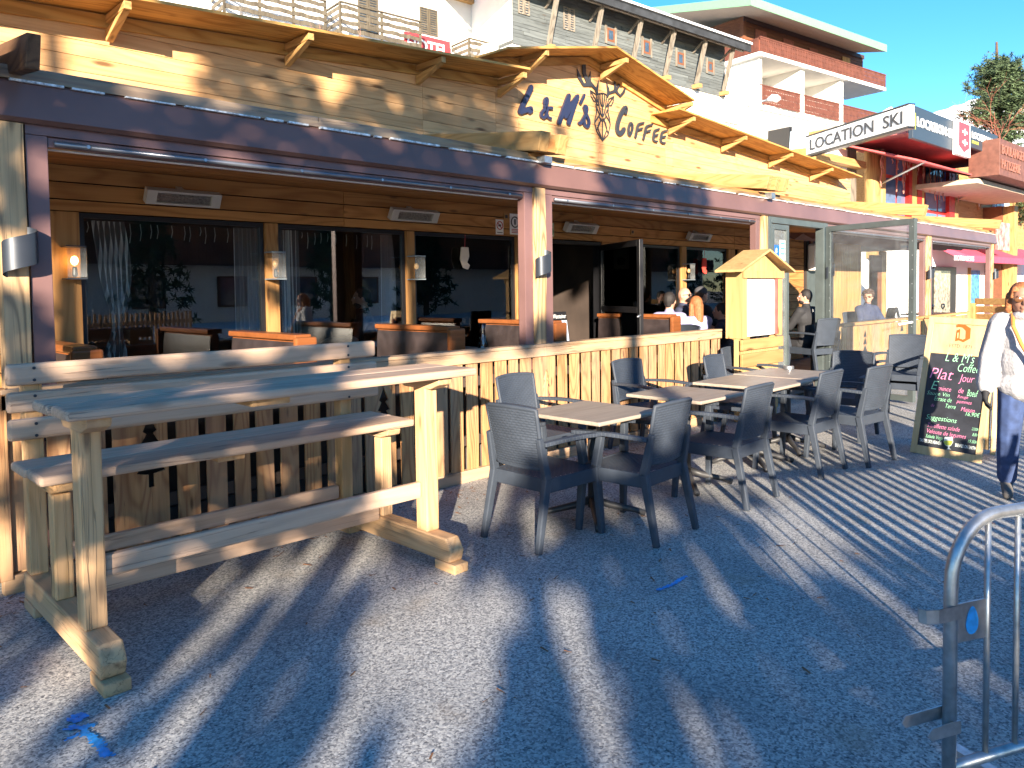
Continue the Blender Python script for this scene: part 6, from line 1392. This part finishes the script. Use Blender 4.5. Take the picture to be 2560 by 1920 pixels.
while us < 4.6:
    v = .12
    while v < 8.0:
        if (us > 2.6 and v > 2.1): v += CW; continue
        u_ = us+rnd.uniform(-.05, .05); v_ = v+rnd.uniform(-.05, .05)
        if shaded(u_, v_) and ((v_/TAN-u_)/S2 > 4.82 or all(shaded(u_+a_, v_+c_) for a_, c_ in ((.055, 0), (-.055, 0), (0, .03), (0, -.03)))):
            k = int((us+4.6)//2.3); k = min(k, 3); m = tm.setdefault(k, MB())
            for _ in range(3):
                w_ = -TD+rnd.uniform(-.3, .3); z = v_-TAN*w_; uu = u_+rnd.uniform(-.07, .07)
                c = Vector(((w_+uu)/S2, (w_-uu)/S2, z+rnd.uniform(-.07, .07)))
                a = Vector((1, -1, 0)).normalized(); b_ = Vector((0, 0, 1)); ang = rnd.uniform(0, 3.14); d1 = (a*math.cos(ang)+b_*math.sin(ang)+Vector((1, 1, 0))*rnd.uniform(-.4, .4))*.125; d2 = (b_*math.cos(ang)-a*math.sin(ang)+Vector((1, 1, 0))*rnd.uniform(-.4, .4))*.06
                m.add([c-d1, c+d2, c+d1, c-d2], [(0, 1, 2, 3)]); m.add([c-d2*1.8, c+d1*.55, c+d2*1.8, c-d1*.55], [(0, 1, 2, 3)])
        v += CW
    us += CW
for k, m in tm.items():
    uc = -4.6+2.3*k+1.15; base = Vector(((-TD+uc)/S2, (-TD-uc)/S2, 0))
    t = thing('pine_tree', ('first tall', 'second tall', 'third tall', 'low young')[k]+' unseen pine in the row behind the photographer, crown shaped for its shade', 'tree', tuple(base), 0, 'unseen pines shaped for their shade')
    ztp_ = 9.5 if k < 3 else 3.3
    m.build('crown', NEED2, t); b = MB(); b.tube([base, base+Vector((.1, 0, ztp_*.55)), base+Vector((0, .1, ztp_))], [.15, .08, .03], 8)
    for q_ in range(9 if k < 3 else 3): z = 2.3+q_*(.75 if k < 3 else .2); a = rnd.uniform(0, 6.28); b.tube([base+Vector((0, 0, z-.2)), base+Vector((math.cos(a)*1.1, math.sin(a)*1.1, z+.2))], [.03, .012], 5)
    b.build('trunk', BARK, t)
# chalet across the street, mirrored in the cafe windows
oc = thing('opposite_chalet', 'long snow-roofed timber chalet across the street, mirrored in the cafe windows', 'chalet', (14, -28, 0))
MB().box(-6, 64, -34, -26, 0, 3.2).build('ground_floor', WHITE, oc); mb = MB(); z = 3.2
while z < 6.6: mb.box(-6, 64, -34, -26+random.uniform(0, .02), z, z+.24); z += .25
mb.build('upper_wall', W_RED, oc); m = MB(); m.prism([(-7, -24, 6.3), (-7, -30, 8.4), (-7, -36, 6.3), (-7, -36, 6.6), (-7, -30, 8.75), (-7, -24, 6.6)], (72, 0, 0)); m.build('roof', SNOW, oc)
for i in range(9): f = MB().box(-4+i*4.2, -2.4+i*4.2, -25.97, -25.9, 1, 2.6).build('window', W_REDZ, oc); MB().box(-3.85+i*4.2, -2.55+i*4.2, -25.89, -25.87, 1.1, 2.5).build('window_pane', FARG, f)
m = MB(); x = -6
while x < 64: m.box(x, x+.14, -24.9, -24.86, 3.3, 4.2); x += .19
m.box(-6, 64, -24.95, -24.8, 4.2, 4.28); m.box(-6, 64, -25.9, -24.8, 3.15, 3.28); m.build('balustrade', W_REDZ, oc)
for i, (x, y, h) in enumerate(((6.5, -19, 7.5), (12, -21, 8.2), (19, -18, 6.5), (26, -20, 7), (33, -17, 8), (40, -19, 8.5), (47, -17, 8), (55, -18, 9), (64, -17, 9.5))):
    t = thing('spruce_tree', ('nearest', 'second', 'third', 'fourth', 'fifth', 'sixth', 'seventh', 'eighth', 'farthest')[i]+' dark spruce in front of the chalet across the street', 'tree', (x, y, 0), 0, 'spruces across the street'); m = MB()
    for k in range(230):
        hh_ = rnd.random()**.8; r_ = (1-hh_)*1.9+.1; a = rnd.uniform(0, 6.28); q_ = rnd.uniform(.3, 1); tuft(m, Vector((x+math.cos(a)*r_*q_, y+math.sin(a)*r_*q_, .8+hh_*(h-.8)-.3*q_)), .32, rnd, 16)
    m.build('crown', NEED2, t); MB().tube([(x, y, 0), (x, y, h)], [.18, .03], 7).build('trunk', BARK, t)
m = MB(); m.box(-40, 90, -22, -15, 0, .35); o = m.build('snow_bank', SNOW); struct(o)
